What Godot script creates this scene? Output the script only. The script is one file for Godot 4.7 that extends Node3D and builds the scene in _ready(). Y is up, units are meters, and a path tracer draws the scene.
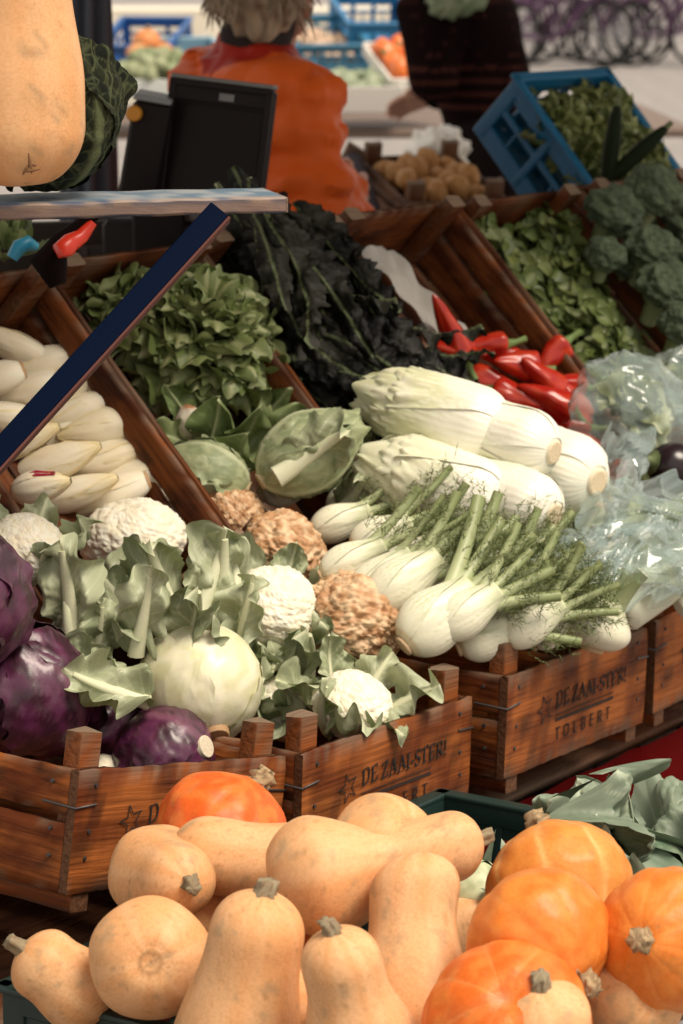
extends Node3D
# A market stall of vegetables: two rows of wooden crates, squash in front, people and another stall behind.

var rng := RandomNumberGenerator.new()
var col := Color.WHITE          # colour of the vertex that a shape function has just returned
var counts := {}
var mats := {}
var n1 := FastNoiseLite.new()   # smooth noise
var nc := FastNoiseLite.new()   # cells, for florets, blisters and warts
var nr := FastNoiseLite.new()   # ridges, for creases
var ne := FastNoiseLite.new()   # lines between cells, for nets of veins
var tex := {}

class Acc:
	var v := PackedVector3Array()
	var c := PackedColorArray()
	var i := PackedInt32Array()

# ---------------------------------------------------------------- shapes
func grid(a: Acc, nu: int, nv: int, f: Callable, wrapped := false) -> void:
	var b := a.v.size()
	var m := nu if wrapped else nu + 1
	for y in nv + 1:
		for x in m:
			a.v.append(f.call(float(x) / nu, float(y) / nv))
			a.c.append(col)
	for y in nv:
		for x in nu:
			var x2 := (x + 1) % m
			var p := b + y * m + x
			var q := b + y * m + x2
			var r := b + (y + 1) * m + x
			var s := b + (y + 1) * m + x2
			a.i.append_array([p, q, r, q, s, r])

func mesh(a: Acc) -> ArrayMesh:
	var nn := PackedVector3Array()
	nn.resize(a.v.size())
	for k in range(0, a.i.size(), 3):
		var p := a.i[k]
		var q := a.i[k + 1]
		var r := a.i[k + 2]
		var n := (a.v[r] - a.v[p]).cross(a.v[q] - a.v[p])
		nn[p] += n
		nn[q] += n
		nn[r] += n
	for k in nn.size():
		nn[k] = nn[k].normalized() if nn[k].length_squared() > 1e-24 else Vector3.UP
	var arr := []
	arr.resize(Mesh.ARRAY_MAX)
	arr[Mesh.ARRAY_VERTEX] = a.v
	arr[Mesh.ARRAY_NORMAL] = nn
	arr[Mesh.ARRAY_COLOR] = a.c
	arr[Mesh.ARRAY_INDEX] = a.i
	var m := ArrayMesh.new()
	m.add_surface_from_arrays(Mesh.PRIMITIVE_TRIANGLES, arr)
	return m

func box(a: Acc, at: Vector3, size: Vector3, bev := 0.002, b := Basis.IDENTITY, c := Color.WHITE) -> void:
	# a chamfered box: 24 vertices, faces, edge strips and corner triangles
	var h := size / 2.0
	var e := minf(bev, minf(h.x, minf(h.y, h.z)) * 0.45)
	var s := a.v.size()
	for k in 8:
		var g := Vector3(1 if k & 1 else -1, 1 if k & 2 else -1, 1 if k & 4 else -1)
		for ax in 3:
			var p := Vector3(g.x * (h.x - e), g.y * (h.y - e), g.z * (h.z - e))
			p[ax] = g[ax] * h[ax]
			a.v.append(at + b * p)
			a.c.append(c)
	var quad := func(p: int, q: int, r: int, t: int, out: Vector3):
		var n: Vector3 = (a.v[r] - a.v[p]).cross(a.v[q] - a.v[p])
		if n.dot(b * out) < 0:
			a.i.append_array([p, r, q, p, t, r])
		else:
			a.i.append_array([p, q, r, p, r, t])
	for ax in 3:
		var u := (ax + 1) % 3
		var w := (ax + 2) % 3
		for sg in 2:
			var base := (sg << ax)
			var out := Vector3.ZERO
			out[ax] = 1 if sg else -1
			quad.call(s + base * 3 + ax, s + (base | 1 << u) * 3 + ax, s + (base | 1 << u | 1 << w) * 3 + ax, s + (base | 1 << w) * 3 + ax, out)
		for su in 2:
			for sw in 2:      # the edge that runs along ax
				var k0 := (su << u) | (sw << w)
				var k1 := k0 | (1 << ax)
				var out := Vector3.ZERO
				out[u] = 1 if su else -1
				out[w] = 1 if sw else -1
				quad.call(s + k0 * 3 + u, s + k1 * 3 + u, s + k1 * 3 + w, s + k0 * 3 + w, out)
	for k in 8:
		var g := Vector3(1 if k & 1 else -1, 1 if k & 2 else -1, 1 if k & 4 else -1)
		var p := s + k * 3
		if (a.v[p + 2] - a.v[p]).cross(a.v[p + 1] - a.v[p]).dot(b * g) < 0:
			a.i.append_array([p, p + 2, p + 1])
		else:
			a.i.append_array([p, p + 1, p + 2])

func tube(a: Acc, pts: Array, radii: Array, sides: int, c0: Color, c1: Color, flat := 1.0, cap := true, capcol = null) -> void:
	var n := pts.size()
	var b := a.v.size()
	var prev := Vector3.ZERO
	for k in n:
		var t: Vector3 = (pts[mini(k + 1, n - 1)] - pts[maxi(k - 1, 0)]).normalized()
		if prev == Vector3.ZERO:
			prev = (Vector3.RIGHT if absf(t.x) < 0.8 else Vector3.BACK)
		var x := (prev - t * prev.dot(t)).normalized()
		var z := t.cross(x)
		prev = x
		var c := c0.lerp(c1, float(k) / maxi(n - 1, 1))
		for s in sides:
			var g := TAU * s / sides
			a.v.append(pts[k] + (x * cos(g) + z * sin(g) * flat) * radii[k])
			a.c.append(c)
	for k in n - 1:
		for s in sides:
			var s2 := (s + 1) % sides
			var p := b + k * sides + s
			var q := b + k * sides + s2
			a.i.append_array([p, p + sides, q, q, p + sides, q + sides])
	if cap:
		for e in 2:
			var k := 0 if e == 0 else n - 1
			var ce := a.v.size()
			var cc: Color = (c0 if e == 0 else c1) if capcol == null else capcol
			a.v.append(pts[k])
			a.c.append(cc)
			for s in sides:
				a.v.append(a.v[b + k * sides + s])
				a.c.append(cc)
			for s in sides:
				var s2 := (s + 1) % sides
				if e == 0:
					a.i.append_array([ce, ce + 1 + s, ce + 1 + s2])
				else:
					a.i.append_array([ce, ce + 1 + s2, ce + 1 + s])

func sph(u: float, v: float) -> Vector3:   # direction; v runs from the top pole to the bottom pole
	return Vector3(cos(TAU * u) * sin(PI * v), cos(PI * v), sin(TAU * u) * sin(PI * v))

func cells(p: Vector3) -> float:           # 0 in the middle of a cell, about 1 at its edge
	return clampf(nc.get_noise_3dv(p) + 1.0, 0.0, 1.2)

func edges(p: Vector3) -> float:           # 1 on the line between two cells
	return 1.0 - smoothstep(0.0, 0.14, ne.get_noise_3dv(p) + 1.0)

func ss(a: float, b: float, x: float) -> float:
	return smoothstep(a, b, x)

# ---------------------------------------------------------------- materials
func noise_tex(called: String, freq: float, lo: Color, hi: Color, normal := false, strength := 6.0, kind := FastNoiseLite.TYPE_SIMPLEX_SMOOTH, mid = null) -> Texture2D:
	if tex.has(called):
		return tex[called]
	var t := NoiseTexture2D.new()
	var n := FastNoiseLite.new()
	n.noise_type = kind
	n.seed = called.hash() % 1000
	n.frequency = freq
	n.fractal_octaves = 5
	t.noise = n
	t.width = 512
	t.height = 512
	t.seamless = true
	if normal:
		t.as_normal_map = true
		t.bump_strength = strength
	else:
		var g := Gradient.new()
		g.set_color(0, lo)
		g.set_color(1, hi)
		if mid != null:
			g.add_point(0.5, mid)
		t.color_ramp = g
	tex[called] = t
	return t

func mat(key: String, rough := 0.6, o := {}) -> StandardMaterial3D:
	if mats.has(key):
		return mats[key]
	var m := StandardMaterial3D.new()
	m.resource_name = key
	m.vertex_color_use_as_albedo = o.get("vc", true)
	m.albedo_color = o.get("c", Color.WHITE)
	m.roughness = rough
	m.cull_mode = BaseMaterial3D.CULL_DISABLED
	m.metallic_specular = o.get("spec", 0.5)
	m.metallic = o.get("metal", 0.0)
	if o.has("tex"):
		m.albedo_texture = o.tex
	if o.has("nrm"):
		m.normal_enabled = true
		m.normal_texture = o.nrm
		m.normal_scale = o.get("ns", 0.5)
	if o.has("tex") or o.has("nrm"):
		m.uv1_triplanar = true
		m.uv1_scale = o.get("sc", Vector3.ONE * 8)
	if o.has("back"):
		m.backlight_enabled = true
		m.backlight = o.back
	if o.has("sss"):
		m.subsurf_scatter_enabled = true
		m.subsurf_scatter_strength = o.sss
	if o.has("alpha"):
		m.transparency = BaseMaterial3D.TRANSPARENCY_ALPHA
		m.albedo_color.a = o.alpha
	if o.has("coat"):
		m.clearcoat_enabled = true
		m.clearcoat = o.coat
		m.clearcoat_roughness = o.get("coatr", 0.3)
	if o.has("rim"):
		m.rim_enabled = true
		m.rim = o.rim
	mats[key] = m
	return m

# ---------------------------------------------------------------- things and parts
func numbered(called: String) -> String:
	var k: int = counts.get(called, 0)
	counts[called] = k + 1
	return called if k == 0 else "%s_%03d" % [called, k]

func thing(called: String, label: String, category: String, group := "") -> Node3D:
	var o := Node3D.new()
	o.name = numbered(called)
	add_child(o)
	tag(o, label, category, group)
	return o

func tag(o: Node, label: String, category: String, group := "") -> void:
	o.set_meta("label", label)
	o.set_meta("category", category)
	if group != "":
		o.set_meta("group", group)

func part(parent: Node3D, called: String, m: Mesh, material: Material, at := Transform3D.IDENTITY) -> MeshInstance3D:
	var o := MeshInstance3D.new()
	o.name = called
	o.mesh = m
	o.material_override = material
	o.transform = at
	parent.add_child(o, true)
	return o

func setting(called: String, m: Mesh, material: Material) -> MeshInstance3D:
	var o := part(self, called, m, material)
	o.set_meta("kind", "structure")
	return o

func copy(src: Node3D, label := "", group := "") -> Node3D:
	var o: Node3D = src.duplicate()
	var base: String = src.name
	if base.length() > 4 and base[-4] == "_" and base.right(3).is_valid_int():
		base = base.left(-4)
	o.name = numbered(base)
	add_child(o)
	if label != "":
		o.set_meta("label", label)
	if group != "":
		o.set_meta("group", group)
	return o

func axis(y: Vector3, spin := 0.0) -> Basis:       # local y along the given direction
	y = y.normalized()
	var ref := Vector3.UP if absf(y.y) < 0.95 else Vector3.RIGHT
	var x := ref.cross(y).normalized()
	return Basis(x, y, x.cross(y)) * Basis(Vector3.UP, spin)

func put(o: Node3D, at: Vector3, y := Vector3.UP, spin := 0.0, size := 1.0) -> Node3D:
	o.transform = Transform3D(axis(y, spin).scaled_local(Vector3.ONE * size), at)
	return o

func turned(yaw: float, tilt: float, roll: float) -> Basis:
	return Basis(Vector3.UP, deg_to_rad(yaw)) * Basis(Vector3.RIGHT, deg_to_rad(tilt)) * Basis(Vector3.BACK, deg_to_rad(roll))

# ---------------------------------------------------------------- fruit and roots
func stem_mesh(len: float, r: float, seed_: int, c: Color) -> ArrayMesh:
	var a := Acc.new()
	grid(a, 25, 8, func(u: float, v: float):
		var g: float = TAU * u
		var lobe := 1.0 + 0.13 * cos(5 * g + seed_) + 0.2 * n1.get_noise_3d(cos(g) * 30 + seed_ * 9, v * 30, sin(g) * 30)
		var rr := r * lobe * (1.0 + 0.6 * pow(1.0 - v, 3.0)) * (1.0 if v < 0.99 else 0.0)
		var k := n1.get_noise_3d(cos(g) * 60, v * 90 + seed_ * 7, sin(g) * 60)
		col = c.lerp(Color(0.20, 0.13, 0.07), clampf(0.4 + k, 0, 1))
		if v > 0.95:
			col = Color(0.30, 0.24, 0.15)
		return Vector3(cos(g) * rr + v * v * r * 0.8, minf(v * 1.15, 1.0) * len - 0.004, sin(g) * rr) + Vector3.ONE * k * r * 0.15, true)
	return mesh(a)

func butternut(o: Node3D, L: float, rb: float, rn: float, bend: float, sd: int, neck := 0.42) -> void:
	var a := Acc.new()
	grid(a, 56, 60, func(u: float, v: float):
		var t: float = 0.5 - 0.5 * cos(PI * v)
		var g: float = TAU * u
		var r := lerpf(rn * (1.0 + 0.05 * sin(t * 9 + sd)), rb, ss(neck - 0.12, neck + 0.3, t))
		var c0 := rn / L * 0.95
		if t < c0:
			r *= sqrt(maxf(0.0, 1.0 - pow(1.0 - t / c0, 2.2)))
		var e0 := 1.0 - rb / L * 0.92
		if t > e0:
			r *= sqrt(maxf(0.0, 1.0 - pow((t - e0) / (1.0 - e0), 2.0)))
		r *= 1.0 + 0.018 * cos(5 * g + sd) * ss(0.3, 0.8, t) + 0.02 * n1.get_noise_3d(cos(g) * 14 + sd * 9, t * 30, sin(g) * 14)
		var y := L * (0.5 - t)
		if t > 0.95:
			y += rb * 0.10 * pow((t - 0.95) / 0.05, 2.0)
		var p := Vector3(cos(g) * r + bend * (1.0 - pow(2.0 * t - 1.0, 2.0)) * 0.9, y, sin(g) * r)
		var k := n1.get_noise_3d(cos(g) * 40 + sd * 31, t * 22, sin(g) * 40)
		var k2 := n1.get_noise_3d(cos(g) * 120, t * 320 + sd, sin(g) * 120)
		col = Color(0.77, 0.40, 0.18).lerp(Color(0.82, 0.48, 0.25), clampf(0.5 + k * 1.2, 0, 1))
		var dull := n1.get_noise_3d(p.x * 380 + sd * 77, p.y * 380, p.z * 380)
		col = col.lerp(Color(0.62, 0.40, 0.21), clampf(dull * 1.4 - 0.3, 0, 0.3))
		var cork := n1.get_noise_3d(p.x * 900 + sd * 41, p.y * 900, p.z * 900)
		if dull > 0.25 and cork > 0.25:
			col = col.lerp(Color(0.42, 0.29, 0.17), clampf((cork - 0.25) * 2.0, 0, 0.55))
		col = col.lerp(Color(0.62, 0.33, 0.14), clampf(k2 * 0.9 - 0.2, 0, 0.35))
		var blot := n1.get_noise_3d(p.x * 2600 + sd * 11, p.y * 2600, p.z * 2600 + 70)
		if blot > 0.66:
			col = col.lerp(Color(0.45, 0.25, 0.11), clampf((blot - 0.66) * 4, 0, 0.6))
		var d := Vector2(p.x - 0.0, p.z).length() / rb
		if t > 0.9:
			var ring := exp(-pow((d - 0.17) / 0.03, 2.0)) * 0.6 + (0.85 if d < 0.045 else 0.0) + (0.22 if d < 0.17 else 0.0)
			col = col.lerp(Color(0.40, 0.22, 0.10), clampf(ring, 0, 0.85))
			p.y += exp(-pow((d - 0.17) / 0.035, 2.0)) * -0.0012
		return p, true)
	part(o, "body", mesh(a), mat("squash_skin", 0.52, {"tex": noise_tex("speck", 0.045, Color(0.80, 0.76, 0.70), Color(1, 1, 1), false, 0, FastNoiseLite.TYPE_SIMPLEX_SMOOTH, Color(0.97, 0.96, 0.95)), "nrm": noise_tex("fine_n", 0.03, Color.BLACK, Color.WHITE, true, 4.0), "ns": 0.25, "spec": 0.35, "sc": Vector3.ONE * 9, "sss": 0.05}))
	var st := part(o, "stem", stem_mesh(0.020 + 0.006 * (sd % 3), rn * 0.19, sd, Color(0.27, 0.23, 0.15)), mat("dry_stem", 0.9))
	st.position = Vector3(0, L * 0.5 - 0.004, 0)

func hokkaido(o: Node3D, r: float, squash: float, sd: int, base := Color(0.80, 0.24, 0.035), stripes := 0.3) -> void:
	var a := Acc.new()
	var lobes := 8 + sd % 3
	grid(a, 96, 44, func(u: float, v: float):
		var d := sph(u, v)
		var g: float = TAU * u
		var side := sin(PI * v)
		var gr := pow(absf(cos(g * lobes * 0.5 + sd)), 14.0)
		var rr := r * (1.0 - 0.018 * gr * side + 0.03 * n1.get_noise_3d(d.x * 40 + sd * 17, d.y * 40, d.z * 40))
		var p := Vector3(d.x * rr, d.y * rr * squash, d.z * rr)
		if v < 0.5:
			p.y += r * 0.10 * pow(1.0 - side, 2.0)
			p.y -= r * 0.07 * exp(-pow(side / 0.14, 2.0))
		else:
			p.y += r * 0.10 * exp(-pow(side / 0.2, 2.0))
		var k := n1.get_noise_3d(d.x * 70 + sd, d.y * 50, d.z * 70)
		col = base.lerp(base.lerp(Color(0.88, 0.42, 0.10), 0.25), clampf(0.4 + k * 1.5, 0, 1))
		var line := pow(absf(cos(g * lobes * 0.5 + sd + 0.05 * sin(v * 11))), 260.0)
		col = col.lerp(Color(0.86, 0.52, 0.20), clampf(line * stripes * 1.6 + gr * stripes * 0.35, 0, 1) * ss(0.1, 0.4, side))
		var sp := n1.get_noise_3d(p.x * 2600, p.y * 2600, p.z * 2600 + sd * 9)
		if sp > 0.7:
			col = col.lerp(Color(0.42, 0.20, 0.07), clampf((sp - 0.7) * 4, 0, 0.5))
		if v > 0.5 and side < 0.14:
			col = col.lerp(Color(0.45, 0.26, 0.12), 0.7 if side < 0.05 or absf(side - 0.12) < 0.02 else 0.3)
		return p, true)
	part(o, "body", mesh(a), mat("pumpkin_skin", 0.42, {"tex": tex["speck"], "nrm": tex["fine_n"], "ns": 0.3, "spec": 0.4, "sc": Vector3.ONE * 7, "sss": 0.05}))
	var b := Acc.new()
	grid(b, 18, 9, func(u: float, v: float):
		var g: float = TAU * u
		var rr := r * 0.13 * (1.0 + 0.25 * cos(6 * g) + 0.5 * n1.get_noise_3d(cos(g) * 90, v * 120 + sd * 3, sin(g) * 90)) * (1.35 - 0.6 * v) * (1.0 if v < 0.99 else 0.0)
		col = Color(0.42, 0.30, 0.17).lerp(Color(0.22, 0.15, 0.08), clampf(0.5 + 2 * n1.get_noise_3d(cos(g) * 150, v * 100, sin(g) * 150 + sd), 0, 1))
		return Vector3(cos(g) * rr, minf(v * 1.12, 1.0) * r * 0.30 + r * (squash + 0.005), sin(g) * rr), true)
	part(o, "stem", mesh(b), mat("dry_stem", 0.9))

func celeriac(o: Node3D, r: float, sd: int) -> void:
	var a := Acc.new()
	grid(a, 150, 90, func(u: float, v: float):
		var d := sph(u, v)
		var q := d + Vector3.ONE * sd * 3.1
		var r1 := absf(n1.get_noise_3dv(q * 52))
		var r2 := absf(n1.get_noise_3dv(q * 120 + Vector3(7, 0, 0)))
		var r3 := absf(n1.get_noise_3dv(q * 260))
		var knob := n1.get_noise_3dv(q * 70)
		var pit := edges(q * 42.0)
		var rr := r * (0.97 + 0.09 * n1.get_noise_3dv(q * 26) + 0.11 * r1 + 0.07 * r2 + 0.04 * r3 - 0.03 * pit)
		col = Color(0.46, 0.25, 0.12).lerp(Color(0.70, 0.49, 0.30), clampf(0.45 + 1.6 * knob, 0, 1))
		col = col.lerp(Color(0.22, 0.10, 0.045), clampf((0.16 - r1) * 2.5 + (0.14 - r2) * 3.0, 0, 0.7))
		col = col.lerp(Color(0.36, 0.30, 0.14), ss(0.12, 0.02, v) * 0.8)
		return d * rr, true)
	part(o, "root", mesh(a), mat("celeriac_skin", 0.85, {"nrm": noise_tex("rough_n", 0.06, Color.BLACK, Color.WHITE, true, 10.0), "ns": 0.8, "sc": Vector3.ONE * 14}))
	var b := Acc.new()
	for k in 7:
		var g := k * 2.4 + sd
		var p := Vector3(cos(g), 0, sin(g)) * r * 0.14
		tube(b, [p + Vector3(0, r * 0.9, 0), p * 1.1 + Vector3(0, r * 1.06, 0)], [r * 0.08, r * 0.06], 7, Color(0.45, 0.38, 0.18), Color(0.38, 0.36, 0.16), 0.7)
	part(o, "leaf_stubs", mesh(b), mat("stalk", 0.6))

func curd(r: float, sd: int, c0: Color, c1: Color, f1 := 30.0, f2 := 80.0, h := 0.62, nu := 150, nv := 60, lump := 0.0) -> ArrayMesh:
	# a head of florets: a dome, large bosses, small grains on them
	var a := Acc.new()
	grid(a, nu, nv, func(u: float, v: float):
		var d := sph(u, v * 0.66)
		var q := d + Vector3.ONE * sd * 2.3
		var b1 := cells(q * f1)
		var b2 := cells(q * f2 + Vector3.ONE * 3)
		var b3 := cells(q * f2 * 2.2)
		var rr := r * (1.0 + lump * n1.get_noise_3dv(q * 34 + Vector3(5, 0, 0)) - 0.09 * b1 * b1 - 0.050 * b2 * b2 - 0.022 * b3 + 0.05 * n1.get_noise_3dv(q * 20))
		var k := n1.get_noise_3dv(q * 60) + 0.4 * n1.get_noise_3dv(q * 14)
		col = c0.lerp(c1, clampf(0.45 + k * 1.4, 0, 1))
		return Vector3(d.x * rr, d.y * rr * h, d.z * rr), true)
	return mesh(a)

# ---------------------------------------------------------------- leaves
# base at the origin, growing along +y, upper face towards +z. Keys: L W prof bend bendp cup ruf rufn lobe wav rib ribl blade vein veins netc bub nu nv sd
func leaf(o: Dictionary) -> ArrayMesh:
	var L: float = o.L
	var W: float = o.W
	var nv: int = o.get("nv", 26)
	var nu: int = o.get("nu", 20)
	var sd: float = o.get("sd", 0) * 5.7
	var bend: float = o.get("bend", 0.8)
	var bendp: float = o.get("bendp", 1.4)
	var tw: float = o.get("twist", 0.0)
	var sp := PackedVector3Array()
	var sn := PackedVector3Array()
	var p := Vector3.ZERO
	for k in nv + 1:
		var t := float(k) / nv
		var ang := -bend * pow(t, bendp) + float(o.get("lean", 0.0))
		var dir := Vector3(0.10 * sin(t * 3 + sd), cos(ang), -sin(ang)).normalized()
		sp.append(p)
		sn.append(Vector3(0, sin(ang), cos(ang)))
		p += dir * L / nv
	var blade: Color = o.get("blade", Color(0.2, 0.3, 0.12))
	var blade2: Color = o.get("blade2", blade.lerp(Color(0.4, 0.42, 0.2), 0.25))
	var vein: Color = o.get("vein", Color(0.5, 0.55, 0.35))
	var veins: float = o.get("veins", 7.0)
	var vs: float = o.get("vs", 0.7)
	var p0: float = o.get("p0", 0.14)
	var pa: float = o.get("pa", 0.8)
	var pb: float = o.get("pb", 0.6)
	var cup: float = o.get("cup", 0.2)
	var ruf: float = o.get("ruf", 0.0)
	var rufn: float = o.get("rufn", 5.0)
	var lobe: float = o.get("lobe", 0.0)
	var bub: float = o.get("bub", 0.0)
	var bubf: float = o.get("bubf", 900.0)
	var wav: float = o.get("wav", 0.01)
	var rib: float = o.get("rib", 0.003)
	var ribl: float = o.get("ribl", 0.85)
	var rvf: float = o.get("reach", 1.0)
	var stripe: float = o.get("stripe", 0.0)
	var crum: float = o.get("crum", 0.0)
	var fan: float = o.get("fan", 0.0)        # 1: a broad leaf that ends in a wide wavy rim
	var a := Acc.new()
	grid(a, nu, nv, func(u: float, v: float):
		var s: float = u * 2.0 - 1.0
		var au := absf(s)
		var k := int(round(v * nv))
		var w := W * (p0 * (1.0 - v) + pow(sin(PI * pow(clampf(v, 0, 1), pa)), pb) * (1.0 - p0 * (1.0 - v)))
		var edge: float = 1.0 + lobe * (0.6 * sin(v * rufn * 9 + sd + signf(s) * 1.7) + 0.4 * sin(v * rufn * 21 + sd * 2 + s))
		w = lerpf(w, W * (p0 + (1.0 - p0) * ss(0.15, 0.75, v)) * (1.0 - 0.25 * ss(0.8, 1.0, v)), fan)
		w *= lerpf(1.0, edge, au)
		var x := s * w
		var y := sp[k]
		var N := sn[k]
		var q := Vector3(x, v * L, sd)
		var off := cup * w * s * s + wav * n1.get_noise_3dv(q * 300) * minf(1.2, au * 1.6)
		off += ruf * W * pow(au, 2.2) * sin(v * rufn * 6.28 + signf(s) * 1.3 + sd + 2.0 * n1.get_noise_3dv(q * 200)) * ss(0.0, 0.3, v)
		if fan > 0:
			off += fan * ruf * W * 0.8 * ss(0.45, 1.0, v) * sin(s * rufn * 4.2 + sd * 1.7 + 1.5 * n1.get_noise_3dv(q * 120))
			y -= (sp[mini(k + 1, nv)] - sp[maxi(k - 1, 0)]).normalized() * L * fan * ss(0.4, 1.0, v) * (0.28 * s * s + 0.07 * sin(s * 9.0 + sd * 3.0) * ss(0.8, 1.0, v))
		var f := (v - 0.42 * au * rvf) * veins + 0.5 * signf(s) * 0.5
		var fr := absf(f - floor(f) - 0.5) * 2.0         # 1 on a side vein
		var sv := ss(0.80 - 0.05 * (1 - au), 1.0, fr) * (1.0 - au * 0.6) * (1.0 if v < 0.96 else 0.0)
		var mv := ss(0.16, 0.03, au * w / W + 0.02 * v)
		var cl := 0.0
		if bub > 0:
			cl = cells(Vector3(x, v * L, sd) * bubf)
			off += bub * (1.0 - cl * cl)
		off -= sv * W * 0.02
		if crum > 0:
			off += crum * minf(1.0, au * 3.0) * (absf(n1.get_noise_3dv(q * 800)) + 0.5 * absf(n1.get_noise_3dv(q * 1900)) - 0.3)
		var g := clampf(maxf(sv * vs, mv), 0, 1)
		var b := blade.lerp(blade2, clampf(0.5 + 1.6 * n1.get_noise_3dv(q * 120 + Vector3(9, 0, 0)), 0, 1))
		if bub > 0:
			b = b.lerp(vein, edges(q * bubf) * 0.25 * vs)
		if stripe > 0:
			b = b.lerp(vein, stripe * (1.0 - ss(0.25, 0.8, au + v * 0.5)))
		col = b.lerp(vein, g)
		return y + Vector3(x, 0, 0).rotated(Vector3.UP, tw * v) + N * off)
	if rib > 0:
		var pts := []
		var rad := []
		for k in range(0, int(nv * ribl) + 1, 2):
			var t := float(k) / nv
			pts.append(sp[k] - sn[k] * rib * 0.35 * (1.0 - t))
			rad.append(rib * (1.0 - float(o.get("ribt", 0.85)) * t / ribl))
		tube(a, pts, rad, 9, o.get("ribc", vein), vein, 0.7)
	return mesh(a)

# a leaf that wraps a head: it runs up a meridian of the ball, from the stalk to past the crown
func wrap_leaf(o: Dictionary) -> ArrayMesh:
	var r: float = o.r
	var st: float = o.get("tall", 1.0)
	var sd: float = o.get("sd", 0) * 3.3
	var t0: float = o.get("t0", 3.0)
	var t1: float = o.get("t1", 0.2)
	var wid: float = o.get("wid", 1.2)
	var lift: float = o.get("lift", 0.05)
	var blade: Color = o.blade
	var blade2: Color = o.get("blade2", blade)
	var vein: Color = o.vein
	var vs: float = o.get("vs", 0.6)
	var veins: float = o.get("veins", 6.0)
	var ridge: float = o.get("ridge", 0.012)
	var net: float = o.get("net", 0.0)
	var netf: float = o.get("netf", 60.0)
	var point: float = o.get("point", 0.0)
	var a := Acc.new()
	grid(a, o.get("nu", 36), o.get("nv", 36), func(u: float, v: float):
		var s: float = u * 2.0 - 1.0
		var au := absf(s)
		var th := lerpf(t0, t1, v)
		var lat: float = s * wid * (0.55 + 0.45 * sin(PI * clampf(v * 0.8 + 0.15, 0, 1))) * (1.0 + 0.05 * sin(v * 23 + sd) * au)
		var m := Vector3(sin(th), cos(th), 0)
		var d := (m * cos(lat) + Vector3(0, 0, 1) * sin(lat)).normalized()
		var e := maxf(ss(0.8, 1.0, au), ss(0.86, 1.0, v))
		var q := d * 3.0 + Vector3.ONE * sd
		var f := (v - 0.5 * au) * veins + signf(s) * 0.25 + 0.35 * n1.get_noise_3dv(q * 12)
		var fr := absf(f - floor(f) - 0.5) * 2.0
		var sv := ss(0.84, 1.0, fr) * (1.0 - 0.5 * au) * ss(0.0, 0.05, au)
		var mv := ss(0.09, 0.02, au * (0.5 + v * 0.5)) * ss(1.0, 0.6, v)
		var fine := absf(n1.get_noise_3dv(q * 45))
		var g := maxf(sv * vs, mv * minf(1.0, vs * 1.5))
		var off := ridge * maxf(sv, mv) + lift * e * (0.6 + 0.8 * n1.get_noise_3dv(q * 14)) + 0.015 * n1.get_noise_3dv(q * 9) + float(o.get("wrink", 0.0)) * n1.get_noise_3dv(q * 30)
		if net > 0:
			var c := cells(q * netf / 3.0)
			off += net * (0.35 - c * c * 0.6)
			g = maxf(g, edges(q * netf / 3.0) * vs * o.get("nets", 0.5))
		var b := blade.lerp(blade2, clampf(0.5 + 1.8 * n1.get_noise_3dv(q * 17) + 0.4 * (0.2 - fine), 0, 1))
		col = b.lerp(vein, clampf(g, 0, 1))
		var p: Vector3 = d * r * (1.0 + off)
		p.y *= st
		if point > 0 and d.y > 0:
			var pinch := 1.0 - point * pow(d.y, 1.5) * 0.6
			p.x *= pinch
			p.z *= pinch
			p.y *= 1.0 + point * 0.35 * pow(d.y, 2.0)
		return p)
	return mesh(a)

func cabbage(o: Node3D, r: float, n: int, sd: int, kind: Dictionary) -> void:
	var core := Acc.new()
	var k0 := kind.duplicate()
	grid(core, 40, 24, func(u: float, v: float):
		var d := sph(u, v)
		col = (kind.blade as Color).lerp(kind.vein, 0.15)
		var p: Vector3 = d * r * (0.985 + 0.02 * n1.get_noise_3dv(d * 30 + Vector3.ONE * sd))
		p.y *= kind.get("tall", 1.0)
		if kind.get("point", 0.0) > 0 and d.y > 0:
			var pinch: float = 1.0 - kind.point * pow(d.y, 1.5) * 0.6
			p.x *= pinch
			p.z *= pinch
			p.y *= 1.0 + kind.point * 0.35 * pow(d.y, 2.0)
		return p, true)
	part(o, "heart", mesh(core), kind.mat)
	for k in n:
		k0.r = r * (1.005 + 0.018 * k)
		k0.sd = sd * 7 + k
		k0.t1 = kind.get("t1", 0.2) + 0.12 * k - 0.3
		k0.lift = kind.get("lift", 0.05) * (0.6 + 0.25 * k)
		part(o, "leaf", wrap_leaf(k0), kind.mat, Transform3D(Basis(Vector3.UP, k * 2.4 + sd), Vector3.ZERO))
	var b := Acc.new()
	var yb: float = -r * kind.get("tall", 1.0)
	tube(b, [Vector3(0, yb * 0.9, 0), Vector3(0, yb * 1.09, 0), Vector3(0, yb * 1.1, 0)], [r * 0.27, r * 0.24, r * 0.22], 16, kind.get("cut", Color(0.6, 0.5, 0.32)), kind.get("cut", Color(0.6, 0.5, 0.32)))
	part(o, "stalk", mesh(b), mat("cut_stalk", 0.7, {"tex": tex["speck"]}))

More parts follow.
